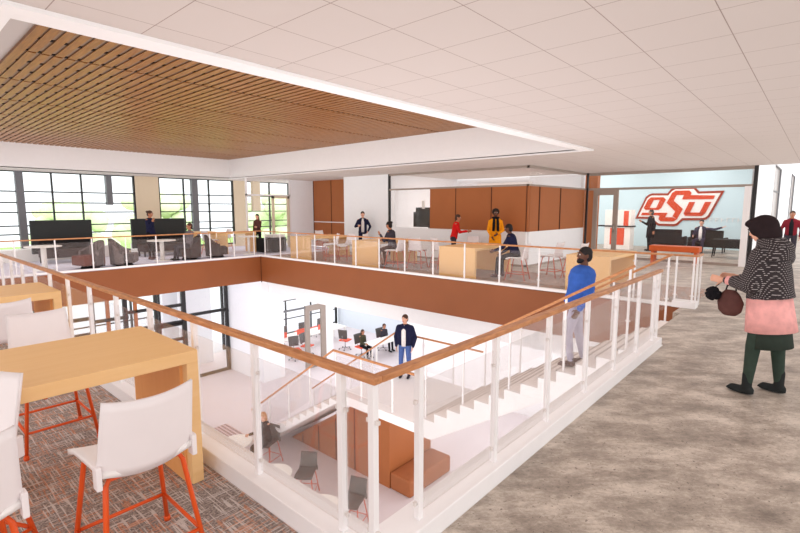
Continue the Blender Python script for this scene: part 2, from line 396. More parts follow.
window(2, 8.42, 11.85, .12, HC, 21.2, (9.5, 10.65), HS, ((9.97, .26, .12),))
window(3, 12.45, 16.4, .12, HC, 21.2, (13.85, 15.0), (.9, 1.2, 1.67, 2.02, 2.41), ())
b = B(); b.box(-9, 1.2, 21.1, 21.3, 0, HC); b.box(7.5, 8.42, 21.1, 21.3, 0, HC); b.box(11.85, 12.45, 21.1, 21.3, 0, HC); b.box(12.75, 13.15, 20.9, 21.1, 1.7, HC)
for x0, x1 in ((1.2, 7.5), (8.42, 11.85), (12.45, 16.4)): b.box(x0, x1, 21.1, 21.3, 0, .12)
b.box(16.4, 17.5, 21.1, 21.3, 0, HC); struct(b.obj('wall_back', 'beige'))
b = B(); b.box(-9, 17.5, 21.1, 21.32, -.95, 0); b.box(-9, 17.5, 21.1, 21.32, HC, 4.2); struct(b.obj('wall_back', 'wall'))

# vestibule / white box (13.3, 18.7)
b = B(); b.box(13.3, 14.62, 18.6, 18.75, 0, HC); struct(b.obj('wall_1', 'wall'))
o = struct(B().box(11.0, 13.3, 18.6, 18.66, 2.36, 2.43).box(11.0, 11.07, 18.6, 18.66, 0, HC).box(13.23, 13.3, 18.6, 18.66, 0, HC).box(11.0, 13.3, 18.6, 18.66, 0, .06).obj('window_4', 'white'))
B().box(11.0, 13.3, 18.626, 18.634, 0, HC).obj('pane', 'roomglass', o)
struct(B().box(12.3, 12.4, 18.58, 18.68, 0, 2.36).box(13.1, 13.2, 18.58, 18.68, 0, 2.36).box(12.3, 13.2, 18.58, 18.68, 2.26, 2.36).obj('door_1', 'beige'))
# tan recessed panels x=14.6
b = B(); b.box(14.62, 14.75, 15.2, 18.6, 0, HC); struct(b.obj('wall_2', 'brown'))
b = B(); b.box(14.605, 14.62, 17.26, 17.29, 0, HC); b.box(14.6, 14.62, 18.57, 18.6, 0, HC); struct(b.obj('trim_11', 'seam'))
b = B(); b.box(14.59, 14.62, 15.3, 18.55, 1.15, 1.19); struct(b.obj('trim_12', 'white'))
# white projecting wall x=13.6, y 12.75..15.25
b = B(); b.box(13.6, 14.75, 12.75, 15.25, 0, HC); struct(b.obj('wall_3', 'wall'))
# glass room: front x=13.6 y 6.8..12.75, side y=6.8 x 13.6..18.2
b = B()
b.box(13.6, 13.66, 12.6, 12.68, 0, HC)
struct(b.obj('trim_13', 'blackmetal'))
b = B()
b.box(13.57, 13.67, 6.8, 12.6, 2.5, 2.56); b.box(13.57, 13.67, 6.8, 12.6, HC-.07, HC); b.box(13.57, 18.2, 6.77, 6.87, 2.5, 2.56); b.box(13.57, 18.2, 6.77, 6.87, HC-.07, HC)
b.box(13.57, 13.67, 6.8, 12.6, 0, .06); b.box(13.57, 18.2, 6.77, 6.87, 0, .06)
struct(b.obj('trim_14', 'doorgrey'))
b = B(); b.box(13.57, 13.66, 12.3, 12.5, .1, 2.5); b.box(13.6, 13.66, 6.87, 12.3, .06, 1.1); b.box(13.66, 18.1, 6.8, 6.86, .06, 1.1); struct(b.obj('wall_4', 'wall'))
b = B(); b.box(13.58, 13.66, 6.8, 10.62, 1.1, 2.5); b.box(13.66, 18.1, 6.79, 6.86, 1.1, 2.5); struct(b.obj('wall_5', 'brown'))
b = B()
for y in (9.5, 9.0-.9, 6.86): b.box(13.57, 13.582, y-.012, y+.012, 1.1, 2.5)
for x in (14.3, 15.9): b.box(x-.03, x+.03, 6.775, 6.792, 1.1, 2.5)
struct(b.obj('trim_15', 'seam'))
o = struct(B().box(13.61, 13.62, 6.87, 12.3, 1.1, 2.5).box(13.61, 13.62, 6.87, 12.6, 2.56, HC-.07).box(13.66, 18.1, 6.82, 6.83, 2.56, HC-.07).obj('window_5', 'roomglass'))
b = B(); b.box(13.6, 18.3, 12.7, 12.75, 0, HC); b.box(18.3, 18.4, 6.9, 12.75, 0, HC); struct(b.obj('wall_6', 'wall'))
tag(B().box(18.2, 18.28, 9.0, 11.6, 1.2, 2.9).obj('projection_board', 'osuwhite', None, bevel=.01), 'white board on back wall inside glass-fronted room', 'whiteboard')
t = thing('wall_screen', 'dark screen seen through glass beside the tan panels', 'screen', (13.9, 11.0, 0))
B().box(0, .06, -.42, .55, 1.12, 1.85).obj('display', 'darkboard', t, bevel=.008)
B().box(.0, .05, .55, .66, 1.12, 1.68).obj('side_shelf', 'darkboard', t)
B().box(.005, .045, -.15, -.05, .0, 1.14).obj('stand', 'greymetal', t); B().box(-.15, .2, -.35, .15, .0, .03).obj('base', 'greymetal', t)
tag(B().box(13.75, 13.8, 11.02, 11.14, 1.8, 2.1).obj('wall_sconce', 'lwhite', None, bevel=.01), 'small white vertical fixture above the dark screen', 'wall light')
COL.objects['wall_sconce'].location = (0, 0, 0)

# lobby glass x=18.2
b = B()
b.box(18.2, 18.3, 1.7, 6.77, HC-.1, HC); b.box(18.2, 18.28, 1.7, 6.77, 2.48, 2.56); b.box(18.2, 18.28, 1.7, 5.6, 0, .08)
struct(b.obj('trim_16', 'doorgrey'))
b = B(); b.box(18.2, 18.3, 1.60, 1.7, 0, HC); b.box(18.14, 18.2, 6.69, 6.76, 0, HC); struct(b.obj('trim_17', 'blackmetal'))
b = B(); b.box(18.14, 18.3, 1.72, 1.9, 0, 2.5); struct(b.obj('trim_18', 'white'))
struct(B().box(18.235, 18.245, 1.7, 5.6, .08, 2.48).box(18.235, 18.245, 1.7, 6.62, 2.56, HC-.1).obj('window_6', 'roomglass'))
b = B(); b.box(18.9, 19.2, 6.62, 7.2, 0, HC); struct(b.obj('wall_7', 'brown'))
b = B(); b.box(18.19, 18.29, 6.35, 6.5, 0, 2.48); b.box(18.19, 18.29, 5.62, 5.78, 0, 2.48); b.box(18.19, 18.29, 5.78, 6.35, 2.3, 2.48); b.box(18.19, 18.29, 5.78, 6.35, 0, .25)
o = struct(b.obj('door_2', 'doorgrey')); B().box(18.235, 18.245, 5.78, 6.35, .25, 2.3).obj('pane', 'roomglass', o); B().tube([(18.15, 5.72, .95), (18.15, 5.72, 1.25)], .015).obj('handle', 'chrome', o)
# lobby back wall and side
b = B(); b.box(25, 25.2, 1.8, 12.6, 0, 4.2); struct(b.obj('wall_8', 'osublue'))
b = B(); b.box(18.4, 25, 12.5, 12.6, 0, 4.2); b.box(18.3, 18.36, 1.75, 12.6, HC, 4.2); struct(b.obj('wall_9', 'wall'))
b = B()
b.box(18.3, 24.5, 1.62, 1.75, 0, 4.6); b.box(28.5, 36.5, 1.62, 1.75, 0, 4.6); b.box(24.5, 28.5, 1.62, 1.75, 0, .4); b.box(24.5, 28.5, 1.62, 1.75, 3.6, 4.6)
struct(b.obj('wall_10', 'wall'))
window(7, 24.5, 28.5, .4, 3.6, 1.7, (), (2.55,), m='greymetal'); 
window(8, 36.5, 41.5, .0, 3.9, 1.7, (38,), (2.55,), m='greymetal')
b = B(); b.box(42, 42.2, -8, 1.75, 0, 4.6); struct(b.obj('wall_11', 'wall'))

# ------------------------------------------------------------------ OSU wall logo on x=25 (faces -X)
# drawn in logo units from the photograph: u to the right, v down
def logo_pt(u, v):
    y = 6.86-(u-40)/(745-40)*(6.86-3.32); z = 1.32+(290-v)/(290-80)*(2.50-1.24)*1.0; return (y, z)
def slab(b, pts, x0, x1): b.prism([logo_pt(*q) for q in pts], 'X', x0, x1)
t = thing('wall_logo', 'large orange OSU emblem with white outline on pale blue wall', 'logo', (0, 0, 0))
outer = [(40, 290), (122, 118), (150, 98), (175, 90), (305, 92), (330, 62), (362, 46), (520, 46), (556, 82), (745, 80), (650, 270), (625, 290), (600, 296), (445, 298), (402, 338), (375, 345), (245, 343), (222, 330), (180, 292)]
def inset(pts, d):
    P = [Vector(q) for q in pts]; n = len(P); out = []
    ar = sum(P[i].x*P[(i+1) % n].y-P[(i+1) % n].x*P[i].y for i in range(n)); sg = 1 if ar > 0 else -1
    for i in range(n):
        a = (P[i]-P[i-1]).normalized(); c = (P[(i+1) % n]-P[i]).normalized()
        n1 = Vector((-a.y, a.x))*sg; n2 = Vector((-c.y, c.x))*sg; m_ = (n1+n2); m_ /= max(.35, m_.length_squared/2)
        q = P[i]+m_*d; out.append((q.x, q.y))
    return out
b = B(); slab(b, outer, 24.955, 24.999); b.obj('border', 'osudark', t)
b = B(); slab(b, inset(outer, 17), 24.94, 24.956); b.obj('inner_field', 'osuwhite', t)
def letter(name, outline, hole=None):
    b = B()
    if hole is None: slab(b, outline, 24.91, 24.942)
    else:
        n = len(outline)
        for i in range(n):
            j = (i+1) % n
            slab(b, [outline[i], outline[j], hole[j], hole[i]], 24.91, 24.942)
    b.obj(name, 'osuorange', t)
letter('letter_o', [(112, 205), (145, 140), (170, 122), (275, 122), (296, 140), (262, 205), (240, 220), (130, 220)], [(163, 202), (190, 150), (195, 142), (243, 142), (246, 146), (222, 200), (218, 204), (166, 204)])
def slabs(name, lst):
    b = B()
    for q in lst: slab(b, q, 24.91, 24.942)
    b.obj(name, 'osuorange', t)
slabs('letter_s', [[(305, 165), (345, 90), (372, 74), (480, 74), (500, 92), (492, 108), (680, 114), (668, 140), (428, 140), (442, 106), (382, 106), (362, 150)],
                   [(305, 165), (362, 150), (440, 212), (398, 290), (360, 268), (380, 232)],
                   [(398, 290), (370, 308), (265, 308), (245, 292), (252, 268), (240, 262), (92, 262), (102, 242), (318, 242), (300, 276), (360, 276)]])
slabs('letter_u', [[(448, 246), (486, 160), (532, 160), (496, 246)], [(448, 246), (496, 238), (570, 238), (614, 244), (592, 264), (462, 264)], [(570, 246), (608, 160), (656, 160), (614, 246)]])
# faint white line of lettering beside the emblem: unreadable strokes
b = B(); x = 4.72
random.seed(3)
t2 = thing('wall_lettering', 'faint row of raised white lettering low on pale blue wall', 'lettering', (0, 0, 0))
while x > 2.6:
    wv = .1+random.random()*.05; k = random.random()
    b = B(); b.box(24.97, 24.999, x-.022, x, 1.22, 1.4)
    if k > .3: b.box(24.97, 24.999, x-wv, x-.022, 1.38, 1.4)
    if k < .7: b.box(24.97, 24.999, x-wv*.8, x-.022, 1.3, 1.32)
    b.obj('letter', 'osuwhite', t2); x -= wv+.07

# ------------------------------------------------------------------ lobby furniture
def sofa(name, label, loc, rz, wd=1.5, group=None):
    t = thing(name, label, 'sofa', loc, rz, group)
    B().box(-wd/2+.1, wd/2-.1, -.36, .28, .22, .44).obj('seat', 'dark', t, bevel=.03)
    B().box(-wd/2+.1, wd/2-.1, .2, .36, .3, .92).obj('backrest', 'dark', t, bevel=.03)
    for s in (-1, 1): B().box(min(s*wd/2, s*(wd/2-.12)), max(s*wd/2, s*(wd/2-.12)), -.38, .36, .2, .62).obj('armrest', 'dark', t, bevel=.03)
    for sx in (-1, 1):
        for sy in (-.3, .28): B().cap((sx*(wd/2-.1), sy, .01), .018, (sx*(wd/2-.1), sy, .22), .025, 8).obj('leg', 'dark', t)
    return t
sofa('loveseat', 'black two-seat sofa against pale blue wall below the emblem', (23.3, 4.98, 0), R(90), 1.25)
sofa('loveseat', 'black armless-looking sofa on which the man in a suit sits', (23.3, 3.55, 0), R(90), 1.35)
t = thing('black_lounge_bench', 'long low black chaise with one raised end near the lobby corner', 'bench', (21.2, 2.45, 0), R(-90))
B().box(-.6, .6, -.3, .3, .36, .68).obj('seat', 'dark', t, bevel=.03)
B().prism([(-.6, .66), (-.42, .66), (-.58, .95), (-.68, .97)], 'Y', -.3, .3).obj('headrest', 'dark', t)
t.rotation_euler = (0, 0, R(90))
for sx in (-.54, .54):
    for sy in (-.22, .22): B().cap((sx*1.06, sy, .012), .018, (sx, sy, .34), .028, 8).obj('leg', 'dark', t)
t = thing('orange_bench', 'long bright orange bench in front of the lobby railing', 'bench', (17.6, 3.57, 0), R(90))
B().box(-.72, .72, -.25, .25, .42, .6).obj('seat', 'orangewood', t, bevel=.02)
for sx in (-.62, .62): B().box(sx-.04, sx+.04, -.22, .22, .0, .42).obj('leg', 'orangewood', t)
t = thing('copier', 'white and orange vending cabinet with black shelf line by lobby door', 'cabinet', (22.6, 6.85, 0), R(0))
B().box(-.3, .3, -.55, .55, 0, 1.0).obj('lower_body', 'lwhite', t, bevel=.01)
B().box(-.3, .3, -.55, .55, 1.05, 1.75).obj('upper_body', 'lwhite', t, bevel=.01)
B().box(-.36, .3, -.6, .9, 1.0, 1.05).obj('shelf', 'dark', t)
B().box(-.31, -.3, -.3, .3, .2, .95).obj('lower_door', 'redpanel', t); B().box(-.31, -.3, -.45, -.25, 1.05, 1.7).obj('upper_door', 'redpanel', t)

# ------------------------------------------------------------------ railings
def railing(label, segs, hr='rail', name='guardrail', h=1.03, ps=.038, glass='glass', top=.036, hw=.055):
    """segs: list of (base_start, base_end, [fractions of posts]) base points carry the height of what the rail stands on"""
    t = thing(name, label, 'railing', (0, 0, 0))
    hb = B()
    for a, c, fr, *_ in segs:
        a = Vector(a); c = Vector(c); dz = Vector((0, 0, h-top/2))
        ext = (c-a).normalized()*.02
        hb.beam(a+dz-ext, c+dz+ext, hw, top)
    hb.obj('handrail', hr, t, bevel=.006)
    for a, c, fr, *opt in segs:
        a = Vector(a); c = Vector(c); d = c-a; fl_ = Vector((d.x, d.y, 0)); ln = fl_.length; dirf = fl_.normalized(); side = Vector((-dirf.y, dirf.x, 0))
        lift = opt[0] if opt else 0.
        pts = [a+d*f for f in fr]
        for q in pts:
            m = Matrix.Translation(q) @ Matrix(((dirf.x, side.x, 0, 0), (dirf.y, side.y, 0, 0), (0, 0, 1, 0), (0, 0, 0, 1)))
            po = B().box(-ps/2, ps/2, -ps/2, ps/2, lift, h-top).obj('post', 'white', t, bevel=.003); po.matrix_local = m
            for zc in (.22, .8):
                cl = B().box(-ps/2-.022, ps/2+.022, -.009, .009, zc-.010, zc+.010).obj('glass_clip', 'clip', po)
        for i in range(len(pts)-1):
            g = B(); u = (pts[i+1]-pts[i]); n_ = Vector((side.x, side.y, 0))*.005; e = u.normalized()*(ps/2+.014)
            q0, q1 = pts[i]+e, pts[i+1]-e; z0 = Vector((0, 0, .12+lift*.3)); z1 = Vector((0, 0, h-.13))
            vs = [g.bm.verts.new(v) for v in (q0+z0-n_, q1+z0-n_, q1+z1-n_, q0+z1-n_, q0+z0+n_, q1+z0+n_, q1+z1+n_, q0+z1+n_)]
            for f in ((3, 2, 1, 0), (4, 5, 6, 7), (0, 1, 5, 4), (1, 2, 6, 5), (2, 3, 7, 6), (3, 0, 4, 7)): g.bm.faces.new([vs[k] for k in f])
            g.obj('glass_panel', glass, t)
    return t
def fr(vals, a, c): return [(v-a)/(c-a) for v in vals]
xs = [1.9, 2.7, 3.52, 4.34, 5.16, 5.98, 6.66, 6.86]
railing('oak-topped glass railing running beside the concrete walkway', [((1.608, 1.55, 0), (6.93, 1.55, 0), fr([1.90]+xs[1:], 1.608, 6.93), .12)])
ys = [1.79+.82*k for k in range(0, 18)]
railing('oak-topped glass railing between foreground carpet and the void', [((1.56, 1.5425, 0), (1.56, 15.9, 0), fr([1.56]+ys[:-1]+[15.85], 1.5425, 15.9), .12)], hr='raily')
railing('glass railing with oak cap in front of window lounge', [((1.75, 16.0, 0), (9.95, 16.0, 0), fr([1.78]+[2.6+.9*k for k in range(8)]+[9.72], 1.75, 9.95), .055)], h=.98, ps=.03)
railing('glass railing with oak cap in front of the work tables', [((10.0, 15.98, 0), (10.0, 1.66, 0), fr([15.7-1.0*k for k in range(14)]+[1.98, 1.7], 15.98, 1.66), .055)], hr='raily', h=.98, ps=.03)
railing('short railing return closing the end of far glass railing', [((10.06, 1.66, 0), (10.45, 1.66, 0), [0.05, .9], .0)], h=.98, ps=.03)

# ------------------------------------------------------------------ staircase
SX0, SX1 = 7.05, 9.35; RS, TR, NR = 2.5/14, .3, 14
st = thing('staircase', 'white staircase descending through the void with a mid landing', 'staircase', (0, 0, 0))
def flight(y0, z0, y_end, z_end, nr):
    rs = (z0-z_end)/nr
    for k in range(1, nr):
        yb = y0+TR*(k-1); z = z0-rs*k
        s_ = B().box(SX0+.02, SX1-.02, yb, yb+TR+.025, z-.04, z).obj('step', 'tread', st)
        B().box(SX0+.02, SX1-.02, yb+TR-.0, yb+TR+.03, z-.045, z+.002).obj('nosing', 'nosing', s_)
        B().box(SX0+.02, SX1-.02, yb-.0, yb+.015, z, z+rs-.04).obj('riser', 'white', s_)
    return rs
YL0 = 1.75+.3*13; ZL = -2.5; YL1 = YL0+2.55; YE = YL1+.3*13
flight(1.75, 0, YL0, ZL, 14); flight(YL1, ZL, YE, L, 14)
B().box(SX0, SX1, YL0, YL1, ZL-.2, ZL).obj('landing', 'white', st)
for x0 in (SX0-.03, SX1-.02):
    for (y0, z0, z1) in ((1.75, 0, ZL), (YL1, ZL, L)):
        rs = (z0-z1)/14; top = [(y0, z0-.02)]
        for k in range(1, 14): top += [(y0+TR*(k-1), z0-rs*k-.0), (y0+TR*k, z0-rs*k)]
        top += [(y0+TR*13, z1)]
        if z1 == L: bot = [(y0+TR*13, L+.0), (y0+TR*12.4, L), (y0-.02, z0-.20)]
        else: bot = [(y0+TR*13, z1-.2), (y0+TR*12.3, z1-.2), (y0, z0-.2-.2)]
        B().prism(top+bot, 'X', x0, x0+.05).obj('stringer', 'white', st)
B().prism([(1.75, -.42), (YL0-.2, ZL-.2), (YL0-.2, ZL-.16), (1.75, -.36)], 'X', SX0+.02, SX1-.02).obj('soffit', 'white', st)
B().prism([(YL1, ZL-.2), (YE-.3, L+.02), (YE-.3, L+.06), (YL1, ZL-.16)], 'X', SX0+.02, SX1-.02).obj('soffit', 'white', st)
for xr, lab in ((SX0+.04, 'near'), (SX1-.04, 'far')):
    up = [((xr, 1.93, .04), (xr, YL0+.02, ZL+.32), [.01, .25, .5, .75, .985], -.26)]
    lo = [((xr, YL0+.05, ZL+.02), (xr, YL1+.2, ZL+.02), [.3, .65, .97]), ((xr, YL1+.2, ZL+.02), (xr, YE, L+.05), [.25, .5, .75, .99])]
    if lab == 'near':
        railing('oak-capped glass railing along the near side of the upper stair flight', up, hr='raily', name='stair_railing', h=1.0, ps=.03, hw=.05, top=.04)
        railing('oak-capped railing on the near side of the landing and lower flight', lo, hr='raily', name='stair_railing', h=1.0, ps=.03, hw=.05, top=.04)
    else:
        railing('stair railing on the far side of the white stair, oak cap over glass', up+lo, hr='raily', name='stair_railing', h=1.0, ps=.03, hw=.05, top=.04)

# ------------------------------------------------------------------ lower level shell
b = B(); b.box(10, 11.0, 16.1, 18.62, L, -.9); struct(b.obj('wall_12', 'wall'))
b = B(); b.box(10.35, 10.5, 1.8, 16.1, -1.5, -.9); b.box(11.0, 20, 16.11, 16.25, -1.9, -.9); struct(b.obj('trim_19', 'wall'))
b = B(); b.box(14.2, 14.4, 0, 12.3, L, -.9); b.box(18.3, 18.5, 12.3, 21.2, L, -.9); b.box(14.4, 18.3, 12.2, 12.3, L, -.9); struct(b.obj('wall_13', 'bluewhite'))
b = B(); b.box(14.15, 14.2, 0, 12.3, L, -.9); struct(b.obj('wall_14', 'wall'))
b = B(); b.box(18.26, 18.3, 12.3, 16.2, L+.55, L+.6); struct(b.obj('trim_20', 'greymetal'))
b = B(); b.box(10, 19, 16, 21.2, -.98, -.92); b.box(10.5, 19, 0, 16.1, -.98, -.92); struct(b.obj('ceiling', 'wall'))
# office glazing door in y=16.1 plane
b = B(); b.box(12.1, 12.32, 16.1, 16.2, L, -2.3); b.box(12.95, 13.2, 16.1, 16.2, L, -2.3); b.box(12.32, 12.95, 16.1, 16.2, -2.55, -2.3); b.box(12.32, 12.95, 16.1, 16.2, L, L+.25)
o = struct(b.obj('door_3', 'doorgrey')); B().box(12.32, 12.95, 16.145, 16.155, L+.25, -2.55).obj('pane', 'roomglass', o)
b = B(); b.box(13.2, 13.6, 16.1, 16.25, L, -1.9); struct(b.obj('wall_15', 'wall'))
o = struct(B().box(11.0, 12.1, 16.1, 16.18, -2.4, -2.33).obj('window_9', 'greymetal')); B().box(11.0, 12.1, 16.14, 16.15, L, -1.9).obj('pane', 'roomglass', o)
window(10, 11, 18.2, L+.1, -1.2, 21.2, (12.6, 14.63, 16.3), (-4.1, -3.1), m='blackmetal', fw=.1)
# lower storefront y=18.6
b = B()
for x, wd in ((2.2, .1), (3.4, .1), (4.97, .07), (6.0, .14), (6.2, .05), (7.05, .1), (8.1, .16), (9.9, .14)): b.box(x-wd/2, x+wd/2, 18.58, 18.7, L, -.92)
for x0, x1, zs in ((2.2, 4.95, (-1.95, -2.5, -3.9)), (4.95, 6.1, (-2.1, -2.7, -3.4)), (6.1, 8.1, (-1.95, -2.62, -2.7, -3.3)), (8.1, 9.9, (-2.42, L+.06))):
    for z in zs: b.box(x0, x1, 18.6, 18.68, z-.06, z+.06)
struct(b.obj('window_11', 'blackmetal'))
b = B(); b.box(6.28, 6.4, 18.6, 18.66, L, -.95); b.box(5.38, 5.5, 18.6, 18.66, L, -.95); b.box(3.6, 4.3, 18.6, 18.66, -2.0, -1.88); struct(b.obj('door_4', 'brown'))
b = B(); b.box(2.2, 9.9, 18.63, 18.64, L+.1, -1.0); struct(b.obj('window_12', 'pane'))
b = B(); b.box(8.6, 10, 20.2, 20.35, L, -.9); b.box(8.2, 10, 20.9, 21.1, L, -.9); struct(b.obj('wall_16', 'wall'))
window(13, 1.0, 8.2, L+.05, -.95, 21.2, (2.6, 4.3, 5.7), (-2.8, -4), m='blackmetal', fw=.1)
# ------------------------------------------------------------------ under-stair tan block and bench
t = thing('panelled_storage_block', 'long rust-orange panelled block with vertical joints under the stair', 'storage', (0, 0, 0))
B().prism([(7.5, L), (11.55, L), (8.15, -2.86), (7.5, -2.86)], 'X', 8.06, 9.7).obj('body', 'brown', t)
b = B()
for y, zt in ((8.0, -2.9), (8.75, -3.3), (9.5, -3.85), (10.25, -4.3), (11.0, -4.8)): b.box(8.052, 8.062, y-.02, y+.02, L+.02, zt)
b.obj('panel_joints', 'seam', t)
t = thing('upholstered_bench', 'rust upholstered bench seat at the end of the panelled block', 'bench', (0, 0, 0))
B().box(8.06, 9.72, 6.84, 7.49, L, L+.44).obj('seat', 'benchtan', t, bevel=.06)

# ------------------------------------------------------------------ outside
b = B(); b.box(-60, 80, 21.4, 100, L-.3, L-.02); struct(b.obj('ground', 'paving'))
b = B(); b.box(-60, 80, 40, 100, L-.02, L+.5); struct(b.obj('ground', 'lawn'))
def tree(x, y, h, r, lab):
    t = thing('tree', lab, 'tree', (x, y, L))
    B().tube([(0, 0, 0), (.1, 0, h*.4), (0, .1, h*.7)], [.22, .15, .06]).obj('trunk', 'trunk', t)
    b = B()
    for k in range(26):
        a = random.random()*6.28; rr = r*random.random()**.5; z = h*.45+random.random()*h*.55
        s_ = r*.32*(.7+.6*random.random()); b.ell((rr*math.cos(a)*(1.2-z/h*.5), rr*math.sin(a), z), (s_, s_, s_*.8), seg=8)
    o = b.obj('foliage', 'leaf', t)
tree(12, 48, 7, 3, 'pale green tree outside seen through the wide left window')
tree(20, 52, 8, 3.5, 'pale green tree outside seen behind the white entrance')
tree(33, 50, 8, 3.5, 'pale green tree outside beyond the right window bay')

# ------------------------------------------------------------------ counter tables (waterfall)
def counter_table(label, loc, lx, ly, h, th=.075, group=None, rz=0):
    t = thing('waterfall_table', label, 'table', loc, rz, group)
    B().box(0, lx, 0, ly, h-th, h).obj('tabletop', 'maple', t, bevel=.002)
    for x in (0, lx-th): B().box(x, x+th, 0, ly, 0, h-th).obj('end_panel', 'maple', t, bevel=.002)
    return t
t = thing('waterfall_table', 'nearest maple waterfall table on the patterned carpet', 'table', (0, 0, 0))
B().box(.45, 1.378, 3.0, 3.95, .83, .91).obj('tabletop', 'maple', t, bevel=.003)
B().box(1.303, 1.378, 3.0, 3.95, 0, .83).obj('end_panel', 'maple', t, bevel=.003)
B().box(1.285, 1.303, 3.07, 3.88, .0, .825).obj('inner_face_shade', 'mapleshade', t)  # thin sheet carrying the painted shade on the slab's inner face
B().box(.452, .49, 3.66, 3.94, 0, .83).obj('end_panel', 'maple', t, bevel=.003)
t = thing('waterfall_table', 'second maple waterfall table behind the nearest one', 'table', (0, 0, 0))
B().box(.45, 1.40, 6.32, 7.28, .83, .91).obj('tabletop', 'maple', t, bevel=.003)
for x in (.45, 1.325): B().box(x, x+.075, 6.32, 7.28, 0, .83).obj('end_panel', 'maple', t, bevel=.003)
B().box(1.305, 1.325, 6.39, 7.2, .0, .825).obj('inner_face_shade', 'mapleshade', t)  # sheet with painted shade, inner side of the end slab
t = thing('waterfall_table', 'third maple waterfall table cut by the left picture edge', 'table', (0, 0, 0))
B().box(.0, .98, 8.7, 9.6, .83, .91).obj('tabletop', 'maple', t, bevel=.003)
for x in (.0, .905): B().box(x, x+.075, 8.7, 9.6, 0, .83).obj('end_panel', 'maple', t, bevel=.003)
far = [counter_table('maple work table nearest the far left railing corner', (10.4, 13.5, 0), 1.9, 1.15, .8),
       counter_table('maple work table where the woman with a bun sits', (10.4, 10.15, 0), 1.9, 1.15, .8),
       counter_table('maple work table beside the boy in red', (10.4, 6.65, 0), 1.9, 1.15, .8),
       counter_table('maple work table at right, behind the blue-shirted man', (10.4, 3.3, 0), 1.9, .95, .8)]
counter_table('maple table with slab end below the windows', (9.55, 17.75, 0), 1.35, .75, .86)
counter_table('small maple table between lounge chairs and windows', (8.95, 19.1, 0), .9, .8, .85)

# ------------------------------------------------------------------ stools
def grid_shell(b, fn, nu, nv, th):
    """closed thick sheet; fn(u,v)->(point, normal)"""
    F = [[fn(i/(nu-1), j/(nv-1)) for i in range(nu)] for j in range(nv)]
    A = [[b.bm.verts.new(p+n*th/2) for p, n in r] for r in F]; C = [[b.bm.verts.new(p-n*th/2) for p, n in r] for r in F]
    def q(*v):
        f = b.bm.faces.new(v); f.smooth = True
    for j in range(nv-1):
        for i in range(nu-1): q(A[j][i], A[j][i+1], A[j+1][i+1], A[j+1][i]); q(C[j][i+1], C[j][i], C[j+1][i], C[j+1][i+1])
    for i in range(nu-1): q(C[0][i], C[0][i+1], A[0][i+1], A[0][i]); q(A[-1][i], A[-1][i+1], C[-1][i+1], C[-1][i])
    for j in range(nv-1): q(A[j][0], A[j+1][0], C[j+1][0], C[j][0]); q(C[j][-1], C[j+1][-1], A[j+1][-1], A[j][-1])
def make_stool(label, sh, pad, leg, H=.62, bt=.98, group=None, loc=(0, 0, 0), rz=0):
    """faces +Y"""
    t = thing('counter_stool', label, 'stool', loc, rz, group)
    def seat(u, v):
        x = (u-.5)*(.44-.04*(1-v)); y = -.22+v*.46
        z = H-.012+.03*(2*u-1)**2-.03*max(0, v-.8)/.2+.012*(1-v)
        return Vector((x, y, z)), Vector((0, 0, 1))
    b = B(); grid_shell(b, seat, 13, 11, .03); b.obj('seat', pad, t)
    def back(u, v):
        s_ = 2*u-1; wd = .215; x = s_*wd*(1-.09*v); z = H+.015+v*(bt-H-.015)+.02*(s_*s_)*v - .035*(1-s_*s_)*(1-v)
        y = -.20-.09*v+.035*s_*s_-.02
        return Vector((x, y, z)), Vector((0, 1, .2)).normalized()
    b = B(); grid_shell(b, back, 15, 9, .016); bk = b.obj('backrest', sh, t)
    for s_ in (-1, 1):
        B().box(s_*.213-.012, s_*.213+.012, -.23, -.175, H-.035, H+.075).obj('side_bracket', sh, bk, bevel=.006)
        fx_, rx_ = s_*.2, s_*.19
        # front leg with foot glide, rear leg
        for (top, foot) in (((s_*.17, .15, H-.03), (s_*.235, .24, .008)), ((s_*.17, -.16, H-.03), (s_*.235, -.27, .008))):
            lg = B().tube([(top[0]*.55, top[1], H-.028), (top[0]*.93, top[1], H-.03), (top[0]*1.03, top[1]*1.04, H-.06), foot], .0125, 8).obj('leg', leg, t)
            B().lathe([(.017, 0), (.019, .02), (.013, .035)], (foot[0], foot[1], 0), 10).obj('foot_glide', leg, lg)
    def at(s_, yy, f):
        top = Vector((s_*.175, .156 if yy > 0 else -.166, H-.06)); ft = Vector((s_*.235, .24 if yy > 0 else -.27, .008)); return top+(ft-top)*f
    f = .68
    B().tube([at(-1, 1, f), at(1, 1, f)], .010, 8).tube([at(-1, 1, f), at(-1, -1, f)], .010, 8).tube([at(1, 1, f), at(1, -1, f)], .010, 8).tube([at(-1, -1, f), at(1, -1, f)], .010, 8).obj('footrest', leg, t)
    return t
S0 = make_stool('white shell stool with orange legs nearest camera at the near table', 'shell', 'seatwhite', 'orange', loc=(.80, 2.52, 0))
dup(S0, (.11, 2.53, 0), R(2), 'white stool half cut by the left picture edge, beside the near stool')
dup(S0, (.13, 3.02, 0), R(118), 'pale stool turned sideways at the left end of nearest table')
dup(S0, (.87, 4.45, 0), R(180), 'white stool behind the nearest table, its back showing above the top')
dup(S0, (.78, 5.75, 0), 0, 'white stool between the nearest and second tables, back toward camera')
dup(S0, (.2, 8.1, 0), 0, 'small white stool at the third table on the left')
F0 = make_stool('white stool with rust legs by the far left work table, left of pair', 'shell', 'seatwhite', 'redleg', H=.55, bt=.92, loc=(10.9, 12.95, 0), rz=R(60), group='white stools at the work tables')
